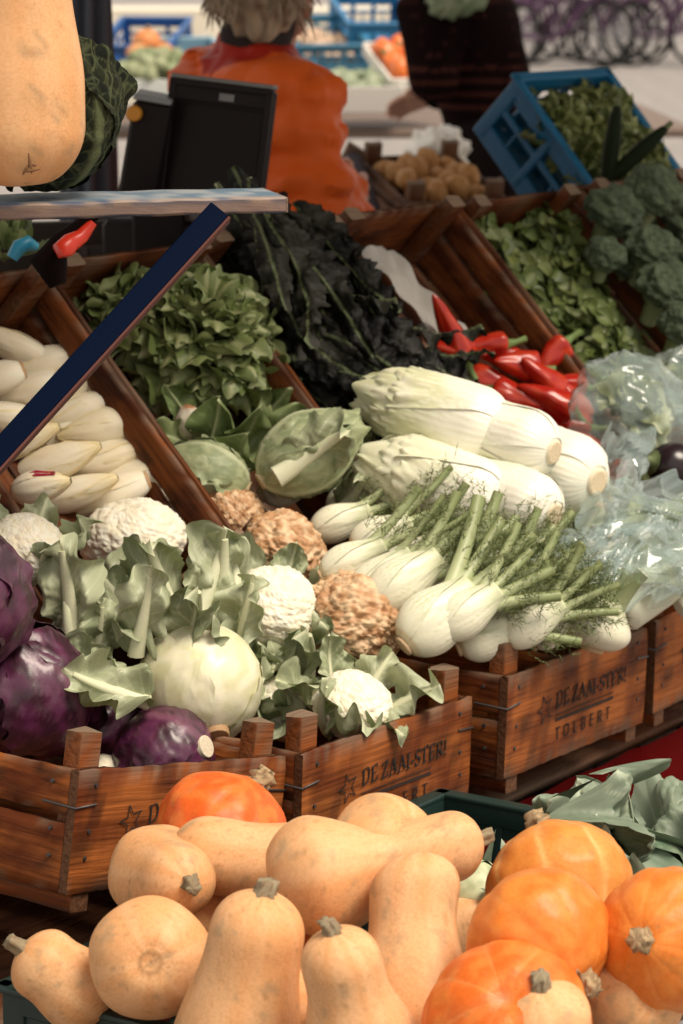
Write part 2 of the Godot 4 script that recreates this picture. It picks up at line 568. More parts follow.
func endive(o: Node3D, L: float, r: float, sd: int) -> void:
	var cream := Color(0.80, 0.70, 0.50)
	var white := Color(0.86, 0.80, 0.66)
	var tipc := Color(0.78, 0.62, 0.28)
	for k in 4:
		var a := Acc.new()
		var ph := k * 1.75 + sd
		grid(a, 22 if k else 28, 26, func(u: float, v: float):
			var t: float = v
			var s: float = (u * 2.0 - 1.0)
			var span := PI if k == 0 else 1.5 * sqrt(maxf(0.0, sin(PI * clampf(0.30 + 0.70 * t, 0, 1)))) + 0.02
			var g := ph + s * span
			var rr := r * pow(sin(PI * (0.10 + 0.87 * pow(t, 0.8))), 0.72) * (1.0 + 0.022 * k)
			if k:
				rr *= 1.0 + 0.10 * ss(0.8, 1.0, absf(s)) * t * (0.7 + n1.get_noise_2d(t * 160, k * 50 + sd)) + 0.016 * cos(s * 16) * ss(0.1, 0.5, t)
			rr *= 1.0 + 0.03 * n1.get_noise_3d(cos(g) * 40, t * 50, sd * 9.0) + 0.012 * sin(g * 11) * t
			var line := absf(n1.get_noise_3d(cos(g) * 160 + sd, t * 14, sin(g) * 160))
			col = white.lerp(cream, clampf(0.2 + t * 0.9 + 0.5 * n1.get_noise_3d(g * 9, t * 30, sd), 0, 1))
			col = col.lerp(tipc, ss(0.72, 1.0, t) * 0.6 + (ss(0.80, 1.0, absf(s)) * ss(0.25, 0.6, t) * 0.75 if k else 0.0))
			col = col.lerp(Color(0.70, 0.58, 0.38), ss(0.10, 0.0, line) * 0.35)
			return Vector3(cos(g) * rr, L * (t - 0.5), sin(g) * rr * 0.9))
		part(o, "heart" if k == 0 else "leaf", mesh(a), mat("endive_leaf", 0.5, {"sss": 0.1}))
	var b := Acc.new()
	tube(b, [Vector3(0, -L * 0.48, 0), Vector3(0, -L * 0.505, 0), Vector3(0, -L * 0.515, 0)], [r * 0.55, r * 0.5, r * 0.36], 14, Color(0.55, 0.36, 0.20), Color(0.42, 0.24, 0.11))
	part(o, "root_end", mesh(b), mat("cut_stalk", 0.7))

func napa(o: Node3D, L: float, r: float, sd: int, frill := 0.5) -> void:
	var white := Color(0.84, 0.82, 0.71)
	var green := Color(0.54, 0.56, 0.30)
	var m := mat("napa_leaf", 0.42, {"sss": 0.1, "nrm": noise_tex("fine_n", 0.03, Color.BLACK, Color.WHITE, true, 4.0), "ns": 0.25})
	for k in 8:
		var a := Acc.new()
		var ph := k * 2.399 + sd
		var len := L * (1.0 - 0.045 * k + (0.06 if k % 3 == 1 else 0.0))
		grid(a, 44 if k else 40, 50, func(u: float, v: float):
			var s: float = u * 2.0 - 1.0
			var au := absf(s)
			var span := PI if k == 0 else (0.75 + 0.75 * v)
			var g := ph + s * span
			var t: float = v * len / L
			var rr := r * sqrt(1.0 - 0.82 * pow(clampf(1.0 - t / 0.22, 0, 1), 2.0)) * (1.0 - 0.55 * pow(clampf((t - 0.55) / 0.45, 0, 1), 2.2)) * (0.95 if k == 0 else 1.0 + 0.014 * k)
			var top := ss(0.55, 0.95, v)
			var f := (s * 8.0 * (0.55 + 0.75 * v)) / (0.35 + v) + 0.5 * n1.get_noise_2d(s * 60 + k * 9, v * 60)      # veins that fan out
			var fr := absf(f - floor(f) - 0.5) * 2.0
			var vn := ss(0.62, 1.0, fr) * ss(0.25, 0.6, v + au * 0.2)
			var off := 0.016 * vn + 0.006 * sin(g * 34 + k) * (1.1 - v)
			off += frill * top * (0.10 * sin(s * 17 + sd) * au + 0.09 * sin(s * 31 + v * 9 + k) * ss(0.8, 1.0, v))
			off += 0.04 * ss(0.85, 1.0, au) * v + 0.03 * n1.get_noise_3d(s * 20 + k * 9, v * 40, sd)
			if k == 0:
				off = 0
			rr *= 1.0 + off
			if k and v > 0.93:
				rr *= 1.0 - 0.25 * (v - 0.93) / 0.07
			var gg := clampf(ss(0.45 - 0.2 * frill, 0.95 - 0.15 * frill, v + au * 0.28 - 0.10) * (0.8 + 0.6 * n1.get_noise_3d(s * 30, v * 50, k * 7.0 + sd)) * 1.4, 0, 1)
			col = white.lerp(green, gg * (0.22 + 0.6 * frill))
			col = col.lerp(Color(0.84, 0.82, 0.66), vn * 0.75 * gg)
			var ln := absf(n1.get_noise_3d(cos(g) * 130 + k * 7, v * 7, sin(g) * 130))
			col = col.lerp(Color(0.66, 0.68, 0.45), ss(0.10, 0.0, ln) * 0.45 * ss(0.05, 0.3, v))
			col = col.lerp(Color(0.72, 0.66, 0.46), 0.25 * clampf(n1.get_noise_3d(s * 60, v * 22 + sd, k * 5.0), 0, 1))
			return Vector3(cos(g) * rr, L * (t - 0.5) + frill * 0.008 * sin(s * 13 + k) * ss(0.8, 1, v), sin(g) * rr))
		part(o, "heart" if k == 0 else "leaf", mesh(a), m)
	var b := Acc.new()
	var rb := r * 0.38
	tube(b, [Vector3(0, -L * 0.475, 0), Vector3(0, -L * 0.512, 0), Vector3(0, -L * 0.518, 0)], [rb * 1.15, rb * 1.0, rb * 0.8], 18, Color(0.82, 0.78, 0.62), Color(0.72, 0.60, 0.42))
	part(o, "cut_base", mesh(b), mat("cut_stalk", 0.7))

func fennel(o: Node3D, L: float, r: float, sd: int, stalks: int, sl: float, spread := 0.5, fronds := 160) -> void:
	# bulb upright along y: 0 at the cut base, L at its shoulder; stalks leave from there
	rng.seed = sd * 77 + 5
	var white := Color(0.77, 0.75, 0.59)
	var pale := Color(0.50, 0.55, 0.32)
	var green := Color(0.22, 0.27, 0.11)
	var mb := mat("fennel_bulb", 0.42, {"sss": 0.1, "nrm": noise_tex("fine_n", 0.03, Color.BLACK, Color.WHITE, true, 4.0), "ns": 0.2})
	for k in 3:
		var a := Acc.new()
		grid(a, 48, 34, func(u: float, v: float):
			var g: float = TAU * u
			var s: float = u * 2 - 1
			if k:
				g = k * PI + 0.5 * (k - 1) + s * (2.0 - 0.9 * v)
			var rr := r * (sqrt(1.0 - 0.85 * pow(maxf(0.0, 0.36 - v) / 0.36, 2.0)) * lerpf(1.0, 0.56, ss(0.36, 1.0, v))) * (1.0 + 0.03 * k) * (1.0 if v < 0.995 or k else 0.3)
			var rdg := sin(g * 26 + sd + 2.0 * v) * 0.011 + 0.01 * n1.get_noise_3d(g * 30, v * 12, sd * 4.0)
			rr *= 1.0 + rdg * ss(0.05, 0.4, v) + (0.06 * ss(0.8, 1.0, absf(s)) if k else 0.0)
			var gl := absf(n1.get_noise_3d(cos(g) * 150, v * 10 + sd, sin(g) * 150))
			col = white.lerp(pale, ss(0.50, 1.05, v) * 0.8)
			col = col.lerp(pale, ss(0.12, 0.0, gl) * 0.8 * ss(0.05, 0.4, v))
			if v < 0.05:
				col = col.lerp(Color(0.58, 0.42, 0.22), 0.6)
			return Vector3(cos(g) * rr, L * v, sin(g) * rr * 0.74), k == 0)
		part(o, "bulb" if k == 0 else "sheath", mesh(a), mb)
	var cut := Acc.new()
	tube(cut, [Vector3(0, 0.006, 0), Vector3(0, -0.004, 0), Vector3(0, -0.005, 0)], [r * 0.40, r * 0.36, r * 0.30], 14, Color(0.62, 0.45, 0.26), Color(0.55, 0.40, 0.27), 0.74)
	part(o, "cut_base", mesh(cut), mat("cut_stalk", 0.7))
	var ms := mat("fennel_stalk", 0.42, {"sss": 0.06})
	var ends := []
	for k in stalks:
		var x := (float(k) / maxf(1, stalks - 1) - 0.5) * 2.0 if stalks > 1 else 0.2
		var len := sl * (0.75 + 0.4 * rng.randf())
		var dir := Vector3(x * spread, 1, rng.randf_range(-0.18, 0.18)).normalized()
		var p0 := Vector3(x * r * 0.30, L * 0.70, 0)
		var pts := []
		var rad := []
		var r1 := r * rng.randf_range(0.20, 0.27) * (1.3 if stalks < 3 else 1.0)
		for j in 8:
			var t := j / 7.0
			pts.append(p0 + dir * t * (len + L * 0.35) + Vector3(x, 0, 0) * 0.012 * t * t)
			rad.append(lerpf(r * (0.42 if stalks < 3 else 0.30), r1, ss(0.0, 0.5, t)) * (1.0 - 0.12 * t))
		var a := Acc.new()
		tube(a, pts, rad, 12, Color(0.60, 0.66, 0.44), green, 0.82, true, Color(0.66, 0.70, 0.48))
		for q in range(0, a.c.size() - 26):
			a.c[q] = pale.lerp(green, clampf(float(q) / 96.0 * 1.15, 0, 1))
		part(o, "stalk", mesh(a), ms)
		ends.append([pts[7], dir])
	if fronds > 0:
		var fr := Acc.new()
		for e in ends:
			for j in int(fronds / float(ends.size())):
				var b: Vector3 = e[0] - e[1] * pow(rng.randf(), 0.7) * sl * 0.95 + Vector3(rng.randf_range(-1, 1), rng.randf_range(-1, 1), rng.randf_range(-1, 1)) * 0.016
				var dd: Vector3 = (e[1] * 0.6 + Vector3(rng.randf_range(-1, 1), rng.randf_range(-0.6, 1), rng.randf_range(-1, 1))).normalized()
				var ln := rng.randf_range(0.010, 0.026)
				sprig(fr, b, dd, ln)
		var f := part(o, "fronds", mesh(fr), mat("frond", 0.6, {"back": Color(0.3, 0.4, 0.12)}))
		f.set_meta("kind", "stuff")

func sprig(a: Acc, b: Vector3, d: Vector3, ln: float) -> void:
	var c := Color(0.075, 0.10, 0.03).lerp(Color(0.17, 0.20, 0.07), rng.randf())
	var side := d.cross(Vector3(rng.randf_range(-1, 1), rng.randf_range(-1, 1), rng.randf_range(-1, 1))).normalized()
	for k in 4:
		var s := b + d * ln * k * 0.25
		var t := s + (d * 0.7 + side * (1.0 if k % 2 else -1.0) * 0.8).normalized() * ln * 0.5
		var w := d.cross(side) * 0.0006 + side * 0.0004
		var p := a.v.size()
		a.v.append_array([s - w, s + w, t])
		a.c.append_array([c, c, c])
		a.i.append_array([p, p + 1, p + 2])
	var p2 := a.v.size()
	var w2 := side * 0.0007
	a.v.append_array([b - w2, b + w2, b + d * ln])
	a.c.append_array([c, c, c])
	a.i.append_array([p2, p2 + 1, p2 + 2])

func pepper(o: Node3D, L: float, r: float, bend: float, sd: int) -> void:
	var a := Acc.new()
	grid(a, 28, 30, func(u: float, v: float):
		var g: float = TAU * u
		var t: float = v
		var rr := r * pow(clampf(1.0 - t, 0, 1), 0.62) * (1.0 - 0.55 * exp(-t * 22.0)) * (1.0 + 0.08 * cos(3 * g + sd + t * 2) + 0.10 * n1.get_noise_3d(cos(g) * 30 + sd * 5, t * 50, sin(g) * 30))
		col = Color(0.40, 0.014, 0.010).lerp(Color(0.52, 0.045, 0.014), clampf(0.4 + n1.get_noise_3d(cos(g) * 30, t * 60, sin(g) * 30 + sd), 0, 1))
		return Vector3(cos(g) * rr + bend * t * t, L * t, sin(g) * rr), true)
	part(o, "fruit", mesh(a), mat("pepper_skin", 0.22, {"coat": 0.4, "coatr": 0.15}))
	var b := Acc.new()
	tube(b, [Vector3(0, 0.004, 0), Vector3(0, -0.004, 0), Vector3(0.003, -0.018, 0), Vector3(0.008, -0.034, 0)], [r * 0.6, r * 0.32, r * 0.2, r * 0.24], 10, Color(0.12, 0.2, 0.05), Color(0.16, 0.24, 0.07))
	part(o, "stem", mesh(b), mat("stalk", 0.6))
# ---------------------------------------------------------------- crates
func wood() -> StandardMaterial3D:
	var g := noise_tex("grain", 0.012, Color(0.70, 0.66, 0.64), Color(1, 1, 1), false, 0, FastNoiseLite.TYPE_SIMPLEX_SMOOTH, Color(0.90, 0.89, 0.88))
	return mat("crate_wood", 0.62, {"spec": 0.3, "tex": g, "nrm": noise_tex("grain_n", 0.02, Color.BLACK, Color.WHITE, true, 8.0), "ns": 0.6, "sc": Vector3(0.7, 13, 13)})

func plank_mesh(L: float, H: float, T: float, sd: int, c0: Color, c1: Color, stain := 0.5, fine := true) -> ArrayMesh:
	# a board along x: worn, slightly wavy edges, stains and scuffed rims
	var a := Acc.new()
	var nx := 36 if fine else 8
	var ring := 14 if fine else 8
	grid(a, ring, nx, func(u: float, v: float):
		# cross-section: a rounded rectangle walked round
		var k := int(round(u * ring)) % ring
		var half := ring / 2
		var f := float(k % half) / (half - 1)
		var back := k >= half
		var e := 0.0015 if f == 0.0 or f == 1.0 else 0.0
		var y := (0.5 - f) * H * (-1.0 if back else 1.0)
		var z := (T / 2 - e) * (-1.0 if back else 1.0)
		var x: float = (v - 0.5) * L
		var w := n1.get_noise_3d(x * 260, sd * 13, back as int * 40.0)
		if f == 0.0 or f == 1.0:
			y += 0.0016 * w + 0.0012 * n1.get_noise_3d(x * 1500, sd, 7)
		z += 0.0006 * n1.get_noise_3d(x * 500, y * 2000, sd * 3.0)
		var s1 := n1.get_noise_3d(x * 160 + sd * 50, y * 420, sd * 9.0)
		var s2 := n1.get_noise_3d(x * 700, y * 1500, sd * 5.0 + 30)
		col = c0.lerp(c1, clampf(0.5 + s1 * 1.3 + s2 * 0.5, 0, 1))
		var dark := clampf(n1.get_noise_3d(x * 330 + sd * 20, y * 600, 90) * 3.0 - 0.75, 0, 1) * stain
		col = col.lerp(Color(0.035, 0.017, 0.010), dark)
		if f == 0.0 or f == 1.0:
			col = col.lerp(Color(0.20, 0.135, 0.095), clampf(0.35 + s2 * 1.5, 0, 0.8))
		return Vector3(x, y, z), true)
	# the ends
	for e in 2:
		var x := (-0.5 if e == 0 else 0.5) * L
		var p := a.v.size()
		for q in [Vector2(1, 1), Vector2(-1, 1), Vector2(-1, -1), Vector2(1, -1)]:
			a.v.append(Vector3(x, q.x * H / 2, q.y * T / 2))
			a.c.append(c0.lerp(Color(0.13, 0.08, 0.05), 0.6))
		a.i.append_array([p, p + 1, p + 2, p, p + 2, p + 3])
	return mesh(a)

func star_mesh(r: float, w: float) -> ArrayMesh:
	var a := Acc.new()
	col = Color.WHITE
	var pt := func(k: int, rr: float): 
		var q: float = rr if k % 2 == 0 else rr * 0.42
		return Vector3(sin(TAU * k / 10.0) * q, cos(TAU * k / 10.0) * q, 0)
	for k in 10:
		var b := a.v.size()
		var o1: Vector3 = pt.call(k, r)
		var o2: Vector3 = pt.call(k + 1, r)
		a.v.append_array([o1, o2, o2 * (1.0 - w), o1 * (1.0 - w)])
		a.c.append_array([col, col, col, col])
		a.i.append_array([b, b + 1, b + 2, b, b + 2, b + 3])
	return mesh(a)

func lettering(parent: Node3D, txt: String, h: float, at: Vector3, ital: bool, font := "Droid Serif", gap := 0) -> void:
	var t := TextMesh.new()
	var f := SystemFont.new()
	f.font_names = PackedStringArray([font])
	var fv := FontVariation.new()
	fv.base_font = f
	fv.spacing_glyph = gap
	if ital:
		fv.variation_transform = Transform2D(Vector2(1, 0), Vector2(0.25, 1), Vector2.ZERO)
	t.font = fv
	t.text = txt
	t.font_size = 32
	t.pixel_size = h / 23.0
	t.depth = 0.0004
	t.curve_step = 1.5
	t.horizontal_alignment = HORIZONTAL_ALIGNMENT_LEFT
	var ink := mat("stamp_ink", 0.9, {"vc": false, "c": Color(0.10, 0.065, 0.05)})
	part(parent, "lettering", t, ink, Transform3D(Basis.IDENTITY, at))

func crate(o: Node3D, W: float, L: float, H: float, sd: int, o2 := {}) -> void:
	# local: origin at the middle of the floor, x along the stamped end board, z towards the customer
	var m := wood()
	var c0: Color = o2.get("c0", Color(0.155, 0.038, 0.010))
	var c1: Color = o2.get("c1", Color(0.40, 0.125, 0.031))
	var fine: bool = o2.get("fine", true)
	var T := 0.012
	var turn := Basis(Vector3.UP, PI / 2)
	for e in [1, -1]:
		var p := part(o, "end_board", plank_mesh(W, H, T, sd + e, c0, c1, 0.6, fine), m, Transform3D(Basis.IDENTITY, Vector3(0, H / 2, e * (L / 2 - T / 2))))
		p.name = "end_board"
		if e == 1 and o2.get("text", true):
			var s := W / 0.40
			part(p, "star_mark", star_mesh(0.022 * s, 0.22), mat("stamp_ink", 0.9, {"vc": false, "c": Color(0.10, 0.065, 0.05)}), Transform3D(Basis(Vector3.BACK, 0.3), Vector3(-0.098 * s, 0.008, T / 2 + 0.0016)))
			lettering(p, "DE ZAAI-STER!", 0.021 * s, Vector3(-0.068 * s, 0.012, T / 2 + 0.0016), true)
			lettering(p, "TOLBERT", 0.017 * s, Vector3(-0.066 * s, -0.034, T / 2 + 0.0016), false, "Droid Sans", 14)
			var ln := Acc.new()
			box(ln, Vector3.ZERO, Vector3(0.165 * s, 0.0014, 0.0004), 0.0001)
			box(ln, Vector3(0, -0.007, 0), Vector3(0.165 * s, 0.0045, 0.0004), 0.0001)
			part(p, "printed_lines", mesh(ln), mat("stamp_ink_thin", 0.9, {"vc": false, "c": Color(0.16, 0.09, 0.06)}), Transform3D(Basis.IDENTITY, Vector3(0.016 * s, -0.006, T / 2 + 0.0014)))
	for sx in [-1, 1]:
		for k in 2:
			var hh := H * (0.56 if k == 0 else 0.37)
			var y := hh / 2 if k == 0 else H - hh / 2
			part(o, "side_plank", plank_mesh(L - 2 * T - 0.002, hh, T * 0.9, sd + 5 + k * 3 + sx, c0, c1, 0.7, fine), m, Transform3D(turn, Vector3(sx * (W / 2 - T / 2), y, 0)))
	for k in 4:
		part(o, "bottom_slat", plank_mesh(L - 0.03, (W - 0.05) / 4.3, 0.008, sd + 20 + k, c0, c1, 0.5, false), m, Transform3D(turn * Basis(Vector3.RIGHT, PI / 2), Vector3((k - 1.5) * (W - 0.04) / 4.0, 0.008, 0)))
	for sx in [-1, 1]:
		for sz in [-1, 1]:
			var a := Acc.new()
			var ph: float = H + o2.get("post", 0.028)
			var cc := c0.lerp(c1, 0.4 + 0.3 * n1.get_noise_2d(sd * 40, sx * 30 + sz * 70))
			grid(a, 8, 5, func(u: float, v: float):
				var k := int(round(u * 8)) % 8
				var sq: Vector2 = [Vector2(1, -0.8), Vector2(1, 0.8), Vector2(0.8, 1), Vector2(-0.8, 1), Vector2(-1, 0.8), Vector2(-1, -0.8), Vector2(-0.8, -1), Vector2(0.8, -1)][k]
				col = cc.lerp(Color(0.22, 0.15, 0.10), clampf(ss(0.8, 1.0, v) * 0.6 + n1.get_noise_3d(k * 30, v * 60, sd), 0, 0.8))
				return Vector3(sq.x * 0.019, v * ph, sq.y * 0.013) + Vector3(0, n1.get_noise_2d(k * 40 + sd, v * 20) * 0.003, 0), true)
			var b := a.v.size()
			for k in 8:
				a.v.append(a.v[b - 8 + k])
				a.c.append(Color(0.24, 0.17, 0.12))
			a.v.append(a.v[b - 8].lerp(a.v[b - 4], 0.5) + Vector3(0, 0.001, 0))
			a.c.append(Color(0.24, 0.17, 0.12))
			for k in 8:
				a.i.append_array([b + 8, b + k, b + (k + 1) % 8])
			part(o, "corner_post", mesh(a), m, Transform3D(Basis.IDENTITY, Vector3(sx * (W / 2 - T - 0.020), 0.013, sz * (L / 2 - T - 0.014))))
			# binding wire round the corner and the nails beside it
			var w := Acc.new()
			var x0: float = sx * (W / 2 + 0.001)
			var z0: float = sz * (L / 2 + 0.001)
			tube(w, [Vector3(x0 - sx * 0.035, H * 0.72, z0), Vector3(x0, H * 0.70, z0), Vector3(x0, H * 0.71, z0 - sz * 0.05)], [0.0016, 0.0016, 0.0016], 6, Color(0.10, 0.09, 0.09), Color(0.10, 0.09, 0.09))
			part(o, "binding_wire", mesh(w), mat("old_iron", 0.5, {"metal": 0.7}))
			for q in [0.28, 0.88, 0.5]:
				var n := Acc.new()
				var nx: float = sx * (W / 2 - 0.022 - 0.01 * q)
				tube(n, [Vector3(nx, H * q, z0 - sz * 0.003), Vector3(nx, H * q, z0 + sz * 0.0008)], [0.0028, 0.0024], 8, Color(0.07, 0.06, 0.06), Color(0.09, 0.08, 0.08))
				part(o, "nail", mesh(n), mat("old_iron", 0.5, {"metal": 0.7}))
				n = Acc.new()
				var zz: float = z0 - sz * (0.03 + 0.01 * q)
				tube(n, [Vector3(x0 - sx * 0.003, H * q, zz), Vector3(x0 + sx * 0.0008, H * q, zz)], [0.0028, 0.0024], 8, Color(0.07, 0.06, 0.06), Color(0.09, 0.08, 0.08))
				part(o, "nail", mesh(n), mat("old_iron", 0.5, {"metal": 0.7}))
	for sx in [-1, 1]:
		part(o, "runner", plank_mesh(L - 0.01, 0.022, 0.03, sd + 40 + sx, c0, c0.lerp(c1, 0.5), 0.8, false), m, Transform3D(turn, Vector3(sx * (W / 2 - 0.03), -0.012, 0)))

func plastic_crate(o: Node3D, W: float, L: float, H: float, c: Color, key: String, cols := 4) -> void:
	var m := mat(key, 0.42, {"nrm": noise_tex("fine_n", 0.03, Color.BLACK, Color.WHITE, true, 4.0), "ns": 0.35, "sc": Vector3.ONE * 20})
	for side in 4:
		var len := W if side < 2 else L
		var b := Basis(Vector3.UP, [0.0, PI, PI / 2, -PI / 2][side])
		var out := (L if side < 2 else W) / 2 - 0.006
		var at := b * Vector3(0, 0, out)
		var a := Acc.new()
		# rim, foot rail and uprights leave the openings of the lattice free
		box(a, at + Vector3(0, H - 0.016, 0), Vector3(len, 0.032, 0.012), 0.003, b, c)
		box(a, at + Vector3(0, H - 0.003, 0) + b * Vector3(0, 0, 0.004), Vector3(len + 0.012, 0.008, 0.022), 0.002, b, c)
		box(a, at + Vector3(0, 0.02, 0), Vector3(len, 0.04, 0.010), 0.002, b, c)
		box(a, at + Vector3(0, H * 0.53, 0), Vector3(len, 0.014, 0.009), 0.002, b, c)
		for k in cols + 1:
			var x := (float(k) / cols - 0.5) * (len - 0.03)
			box(a, at + b * Vector3(x, H / 2, 0.001), Vector3(0.030 if k == 0 or k == cols else 0.018, H - 0.01, 0.011), 0.002, b, c)
		box(a, at + Vector3(0, H * 0.84, 0), Vector3(len - 0.01, H * 0.24, 0.005), 0.001, b, c)
		for k in cols:
			var x := ((k + 0.5) / cols - 0.5) * (len - 0.03)
			box(a, at + b * Vector3(x, H * 0.30, 0.0), Vector3(0.006, H * 0.4, 0.006), 0.001, b, c)
		part(o, "side_wall", mesh(a), m)
	var f := Acc.new()
	for k in 7:
		box(f, Vector3((k - 3) * W / 7.0, 0.006, 0), Vector3(W / 7.0 * 0.55, 0.008, L - 0.02), 0.001, Basis.IDENTITY, c)
		box(f, Vector3(0, 0.0055, (k - 3) * L / 7.0), Vector3(W - 0.02, 0.006, L / 7.0 * 0.3), 0.001, Basis.IDENTITY, c)
	box(f, Vector3(0, 0.0035, 0), Vector3(W - 0.03, 0.003, L - 0.03), 0.0005, Basis.IDENTITY, c)
	part(o, "floor_grid", mesh(f), m)

# ---------------------------------------------------------------- leafy heads
func scatter_leaves(o: Node3D, variants: Array, m: Material, n: int, r: float, h: float, rise0: float, rise1: float, size0 := 1.0, size1 := 1.0, called := "leaf", start := 0) -> void:
	# leaves set round a stalk, the outer ones first and lying lower
	for k in n:
		var t := float(k) / maxi(1, n - 1)
		var g := k * 2.39996 + start
		var el := lerpf(rise0, rise1, pow(t, 0.8)) + rng.randf_range(-0.12, 0.12)
		var dir := Vector3(cos(g) * cos(el), sin(el), sin(g) * cos(el))
		var b := axis(dir)
		var inward := Vector3(-cos(g), 0.4, -sin(g))
		# turn the upper face to the axis of the plant
		var zz := (inward - dir * inward.dot(dir)).normalized()
		b = Basis(dir.cross(zz), dir, zz)
		b = b * Basis(Vector3.UP, rng.randf_range(-0.35, 0.35))
		var s := lerpf(size0, size1, t) * rng.randf_range(0.85, 1.15)
		var at := Vector3(cos(g), 0, sin(g)) * r * (1.0 - t) + Vector3(0, h * t, 0)
		part(o, called, variants[k % variants.size()], m, Transform3D(b.scaled_local(Vector3.ONE * s), at))

func cauli_leaf_set() -> Array:
	var out := []
	for k in 6:
		out.append(leaf({"L": 0.15 + 0.012 * (k % 3), "W": 0.044 + 0.006 * (k % 2), "p0": 0.34, "pa": 1.15, "pb": 0.55, "bend": [-0.9, -0.2, 0.7, -0.6, 1.1, 0.3][k], "bendp": 1.5, "cup": 0.45, "ruf": 0.24, "rufn": 2.4, "lobe": 0.09, "crum": 0.004, "wav": 0.045, "rib": 0.0165, "ribt": 0.7, "ribl": 0.92, "veins": 6.0, "vs": 0.8, "blade": Color(0.25, 0.285, 0.165), "blade2": Color(0.37, 0.40, 0.26), "vein": Color(0.60, 0.62, 0.42), "ribc": Color(0.66, 0.67, 0.48), "sd": k, "nv": 52, "nu": 40}))
	return out

func bag_blob(o: Node3D, r: Vector3, sd: int, amp := 0.22, key := "thin_film", called := "film") -> void:
	var a := Acc.new()
	grid(a, 90, 60, func(u: float, v: float):
		var d := sph(u, v)
		var q := d * 1.0 + Vector3.ONE * sd
		var k := absf(n1.get_noise_3dv(q * 17)) + 0.45 * absf(n1.get_noise_3dv(q * 40 + Vector3(0, q.x * 30, 0)))
		var rr := 1.0 + amp * (0.45 - k)
		col = Color.WHITE
		return Vector3(d.x * r.x, d.y * r.y, d.z * r.z) * rr, true)
	part(o, called, mesh(a), film(key))

func film(key := "thin_film") -> StandardMaterial3D:
	return mat(key, 0.13, {"c": Color(0.74, 0.83, 0.82), "alpha": 0.25, "vc": false, "spec": 0.9})

func bag_sheet(o: Node3D, at: Array, nu: int, nv: int, amp: float, sd: int, called := "film") -> void:
	# a crumpled film hung through a net of points at[row][column]
	var rows := at.size()
	var cols: int = at[0].size()
	var a := Acc.new()
	grid(a, nu, nv, func(u: float, v: float):
		var x: float = u * (cols - 1)
		var y: float = v * (rows - 1)
		var i := mini(int(x), cols - 2)
		var j := mini(int(y), rows - 2)
		var fx := ss(0, 1, x - i)
		var fy := ss(0, 1, y - j)
		var p: Vector3 = (at[j][i] as Vector3).lerp(at[j][i + 1], fx).lerp((at[j + 1][i] as Vector3).lerp(at[j + 1][i + 1], fx), fy)
		var w2: float = p.x * 0.55 - p.z * 0.83 + 0.1 * n1.get_noise_3dv(p * 90)
		var d2: float = p.x * 0.83 + p.z * 0.55
		var q := Vector3(w2 * 420 + d2 * 160, p.y * 60, d2 * 70) + Vector3.ONE * sd * 9
		var k := absf(n1.get_noise_3dv(q)) + 0.45 * absf(n1.get_noise_3dv(q * 2.3))
		col = Color.WHITE
		return p + Vector3(0.35, 1.0, 0.35) * amp * (0.6 - 1.3 * k) + Vector3(1, 0, -0.6) * amp * 0.7 * n1.get_noise_3dv(q * 1.3 + Vector3(50, 0, 0)))
	part(o, called, mesh(a), film())
# ---------------------------------------------------------------- the scene
func _ready() -> void:
	n1.noise_type = FastNoiseLite.TYPE_SIMPLEX_SMOOTH
	n1.frequency = 0.05
	n1.fractal_type = FastNoiseLite.FRACTAL_NONE
	n1.seed = 11
	for n in [nc, ne]:
		n.noise_type = FastNoiseLite.TYPE_CELLULAR
		n.frequency = 0.17
		n.fractal_type = FastNoiseLite.FRACTAL_NONE
		n.cellular_distance_function = FastNoiseLite.DISTANCE_EUCLIDEAN
	nc.cellular_return_type = FastNoiseLite.RETURN_DISTANCE
	ne.cellular_return_type = FastNoiseLite.RETURN_DISTANCE2_SUB
	noise_tex("speck", 0.045, Color(0.90, 0.87, 0.83), Color(1, 1, 1), false, 0, FastNoiseLite.TYPE_SIMPLEX_SMOOTH, Color(0.97, 0.96, 0.95))
	noise_tex("fine_n", 0.03, Color.BLACK, Color.WHITE, true, 4.0)
	rng.seed = 7
	look()
	ground()
	stall()
	crates()
	squash_crates()
	front_row()
	back_row()
	shelf_and_scale()
	far_things()
	people()

func look() -> void:
	var cam := Camera3D.new()
	cam.name = "camera"
	add_child(cam)
	cam.position = Vector3(0, 1.65, 0)
	cam.rotation_degrees.x = -11.3467
	cam.far = 300
	var at := CameraAttributesPhysical.new()
	at.frustum_focal_length = 102.54
	at.frustum_focus_distance = 3.5
	at.frustum_near = 0.05
	at.frustum_far = 300
	at.exposure_aperture = 8.5
	cam.attributes = at
	cam.fov = 19.3703
	cam.current = true
	var we := WorldEnvironment.new()
	we.name = "world"
	var e := Environment.new()
	e.background_mode = Environment.BG_SKY
	var sky := Sky.new()
	var sm := ProceduralSkyMaterial.new()
	sm.sky_top_color = Color(0.86, 0.84, 0.82)
	sm.sky_horizon_color = Color(0.92, 0.87, 0.80)
	sm.ground_bottom_color = Color(0.42, 0.40, 0.38)
	sm.ground_horizon_color = Color(0.72, 0.69, 0.65)
	sm.sky_curve = 0.2
	sm.sun_angle_max = 0.0
	sky.sky_material = sm
	e.sky = sky
	e.tonemap_mode = Environment.TONE_MAPPER_LINEAR
	e.background_energy_multiplier = 0.42
	e.tonemap_exposure = 2.85
	e.sdfgi_enabled = true
	e.ssao_enabled = true
	e.ssil_enabled = true
	we.environment = e
	add_child(we)
	var sun := DirectionalLight3D.new()
	sun.name = "sun"
	sun.light_energy = 0.5
	sun.light_angular_distance = 28
	sun.light_color = Color(1.0, 0.945, 0.87)
	sun.shadow_enabled = true
	add_child(sun)
	sun.look_at_from_position(Vector3(2.4, 5.0, 1.7), Vector3.ZERO)

